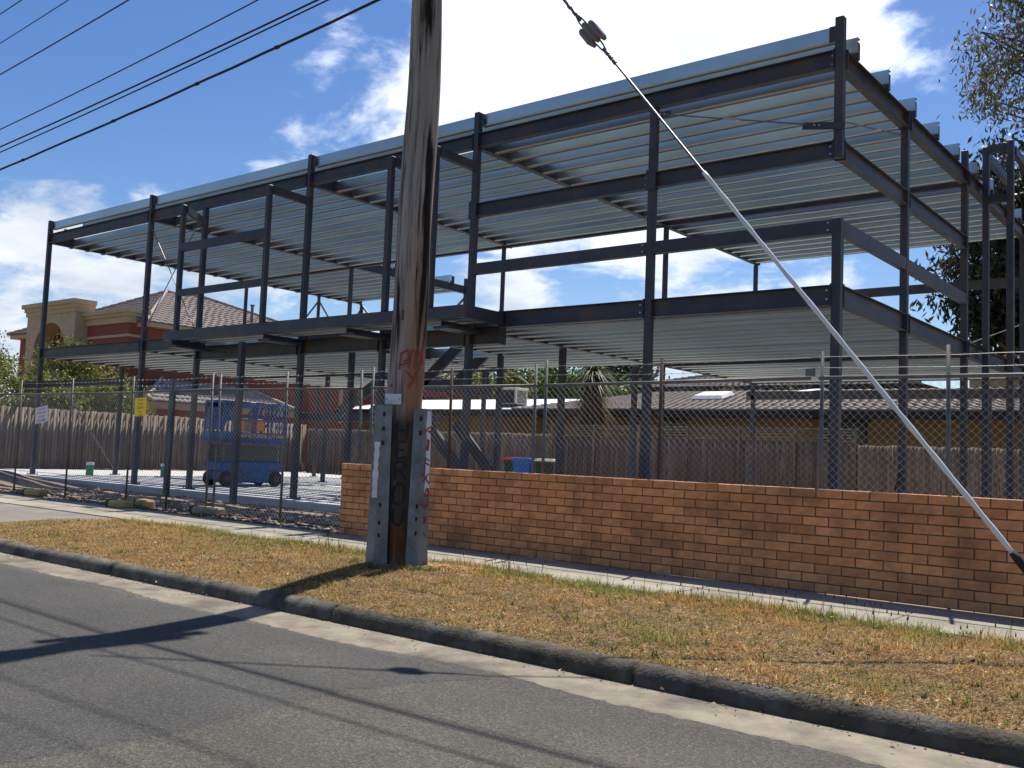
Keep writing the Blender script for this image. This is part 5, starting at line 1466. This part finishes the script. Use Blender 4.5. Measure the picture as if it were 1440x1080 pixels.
for zc, pls in ((1.36, [[(-.05, -.03), (.0, .03), (.06, .045)], [(.0, .0), (.05, .0)], [(.06, .045), (.05, -.03)]]), (1.22, [[(-.01, -.05), (.0, .06), (.03, .05), (.02, -.05)], [(.01, -.05), (.02, .05)]]),
                (1.05, [[(-.03, -.05), (-.01, .05), (.05, .02)], [(-.01, .0), (.05, -.02)]]), (.90, [[(-.05, .05), (.05, -.05)], [(-.05, -.04), (.04, .05)], [(-.05, .05), (-.07, .0)]]), (.76, [[(-.01, -.04), (.01, .04), (.05, .04), (.05, -.02), (.01, -.02)], [(.03, .03), (.03, -.03)]]),
                (.63, [[(-.06, .03), (.0, -.03), (.05, .04)], [(-.02, .0), (.05, .0)]]), (.50, [[(-.02, .03), (.03, -.03)], [(-.02, -.03), (.04, .03)], [(0, -.04), (.01, .04)]]), (.36, [[(.0, .015), (.03, -.02)]])):
    for pl in pls:
        mb = MB(); v, f = stroke(dense(pl, 3), .009); sc = 1.22 - .22 * min(1, zc / 1.5)
        mb.add([(a * .9, -d * sc - .003, b + zc) for a, b, c in v], f); mb.build('red_scrawl', M['redpaint'], o)
v, f = stroke(dense([(0.02, .75), (.02, 1.05), (.015, 1.56)], 8), .035)
mb = MB(); mb.add([(a, -d * (1.22 - .22 * min(1, b / 1.5)) - .0015, b) for a, b, c in v], f); mb.build('paint_patch', M['whitepaint'], o)
# crossarms and insulators above the picture (they throw the branched shadow on the road)
mb = MB(); mb.box(-.06, .06, -1.15, 1.15, 7.28, 7.40); mb.build('crossarm', M['bark'], POLE)
mb = MB(); mb.box(-.06, .06, -1.25, 1.25, 7.82, 7.93); mb.build('crossarm', M['bark'], POLE)
mb = MB(); mb.box(-.05, .05, -.62, .1, 5.93, 5.99); mb.build('crossarm', M['bark'], POLE)
for y, z in ((-.52, 7.40), (.58, 7.40), (-.97, 7.93), (-.54, 7.93), (.55, 7.93), (.95, 7.93), (-.52, 5.99)):
    mb = MB(); mb.tube([(0, y, z), (0, y, z + .05), (0, y, z + .06), (0, y, z + .12), (0, y, z + .13)], [.03, .03, .05, .05, .02], 8); mb.build('insulator', M['insul'], POLE)
for z, s in ((6.9, 1), (8.15, -1)): mb = MB(); mb.beam((0, 0, z - .5 * 0), (0, s * .9, z + .48), .05, .05); mb.build('arm_brace', M['galv_post'], POLE)
mb = MB(); mb.tube([(.1, -.2, 6.55), (.1, -.75, 6.75), (.1, -1.3, 6.72)], .03, 8); mb.cbox(-.02, .22, -1.75, -1.25, 6.62, 6.75, .03); mb.build('street_lamp', M['galv_post'], POLE)


# overhead wires: sagging spans parallel to the street, parabola through the pole and the next one
def wire(y, zatt, sag, r, label, thick=False, wig=0.):
    t = None; mb = MB(); span = 38.0
    for x_end, s in ((PX - span, -1), (PX + span, 1)):
        pts = []; rr = []
        for i in range(65):
            f = i / 64; x = PX + (x_end - PX) * f; z = zatt - 4 * sag * f * (1 - f) + rnd.uniform(-wig, wig); pts.append((x, y + rnd.uniform(-wig, wig), z)); rr.append(r)
        mb.tube(pts, rr, 6, False)
    o = mb.build('overhead_wire', M['cable'], None, True); return tag(o, label, 'power line', 'overhead wires along the street')


wire(5.95, 7.93, .75, 0.0080, 'topmost thin wire in the upper left corner of the sky')
wire(6.38, 7.99, .84, 0.0072, 'second wire from the top left corner, faint and thin')
wire(6.40, 7.38, .71, 0.0096, 'third wire from the top left corner')
wire(7.50, 7.40, .75, 0.0096, 'fourth wire, alone in the wide gap of blue sky')
wire(6.42, 6.04, .52, 0.0112, 'upper of the two wires that run close together')
wire(6.36, 5.94, .57, .009, 'lower thinner wire of the close running pair')
mb = MB()
W7 = wire(6.62, 5.88, .62, .0155, 'lowest thick lashed cable of the overhead wires', True, .004)
for x in (-9.0, -10.6, -12.6, -15.3):
    f = (PX - x) / 38; z = 5.88 - 4 * .62 * f * (1 - f); mb.tube([(x - .03, 6.62, z), (x + .03, 6.62, z)], .022, 8)
mb.build('cable_clip', M['cable'], W7)

# guy wire with insulator and white guard tube
GUY = thing('guy_wire', 'steel guy wire with grey insulator and white guard tube slanting to the ground', 'guy wire', (-.84, 6.9, 0))
ga = Vector((-6.5, 6.9, 7.10)); gb = Vector((-.84, 6.9, 0.0)); gd = (gb - ga).normalized()
loc = Vector((-.84, 6.9, 0))


def gp(x): return ga + gd * ((x - ga.x) / gd.x) - loc


# measured: strand passes x=-3.64 z=3.50 and x=-1.31 z=.60
mb = MB(); mb.tube([gp(-6.5), gp(-4.92)], .013, 8); mb.tube([gp(-4.66), gp(-1.0)], .011, 8); mb.build('strand', M['strand'], GUY, True)
mb = MB()
pts = []; rr = []
n = 60
for i in range(n + 1):
    x = -3.64 + (-1.36 + 3.64) * i / n; pts.append(gp(x)); rr.append(.0175 + .0018 * math.sin(i * 1.35) + rnd.uniform(-.0006, .0006))
mb.tube(pts, rr, 10); mb.build('guard_tube', M['guard'], GUY, True)
mb = MB(); mb.tube([gp(-1.37), gp(-1.34), gp(-1.05), gp(-.84)], [.024, .028, .028, .025], 10); mb.build('black_boot', M['rubber'], GUY, True)
# insulator: strain block of three ridged lobes with loops of wire
side = gd.cross(Vector((0, 1, 0))).normalized()
mb = MB()
for off, a, b in ((-.055, -4.87, -4.74), (.0, -4.885, -4.745), (.055, -4.86, -4.72)):
    q = [gp(a) + side * off, gp(a + .02) + side * off, gp(b - .02) + side * off, gp(b) + side * off]; mb.tube(q, [.022, .034, .034, .022], 6)
    q2 = [p + Vector((0, .045, 0)) for p in q]; mb.tube(q2, [.02, .03, .03, .02], 6)
mb.build('insulator', M['insul'], GUY)
mb = MB()
for off in (-.03, .03): mb.tube([gp(-4.99), gp(-4.92) + side * off * .7, gp(-4.82) + side * off], .008, 6); mb.tube([gp(-4.60), gp(-4.67) + side * off * .6, gp(-4.76) + side * off], .008, 6)
for x in (-5.05, -4.99, -4.62, -4.58, -4.54): mb.tube([gp(x) - gd * .02, gp(x) + gd * .02], .019, 8)
mb.build('wire_grip', M['strand'], GUY)
mb = MB(); mb.tube([(-.1, 0, -.3), (0, 0, .12)], .02, 8); mb.build('anchor_rod', M['galv_post'], GUY)

# service wire crossing behind the tower
o = MB().tube([(-12.5, 40, 5.2), (-9, 38, 5.9), (-5, 36, 6.9), (0, 34, 8.3)], .02, 5).build('service_wire', M['wire'], None, True)
tag(o, 'pale service wire slanting across the dark gum tree', 'wire')
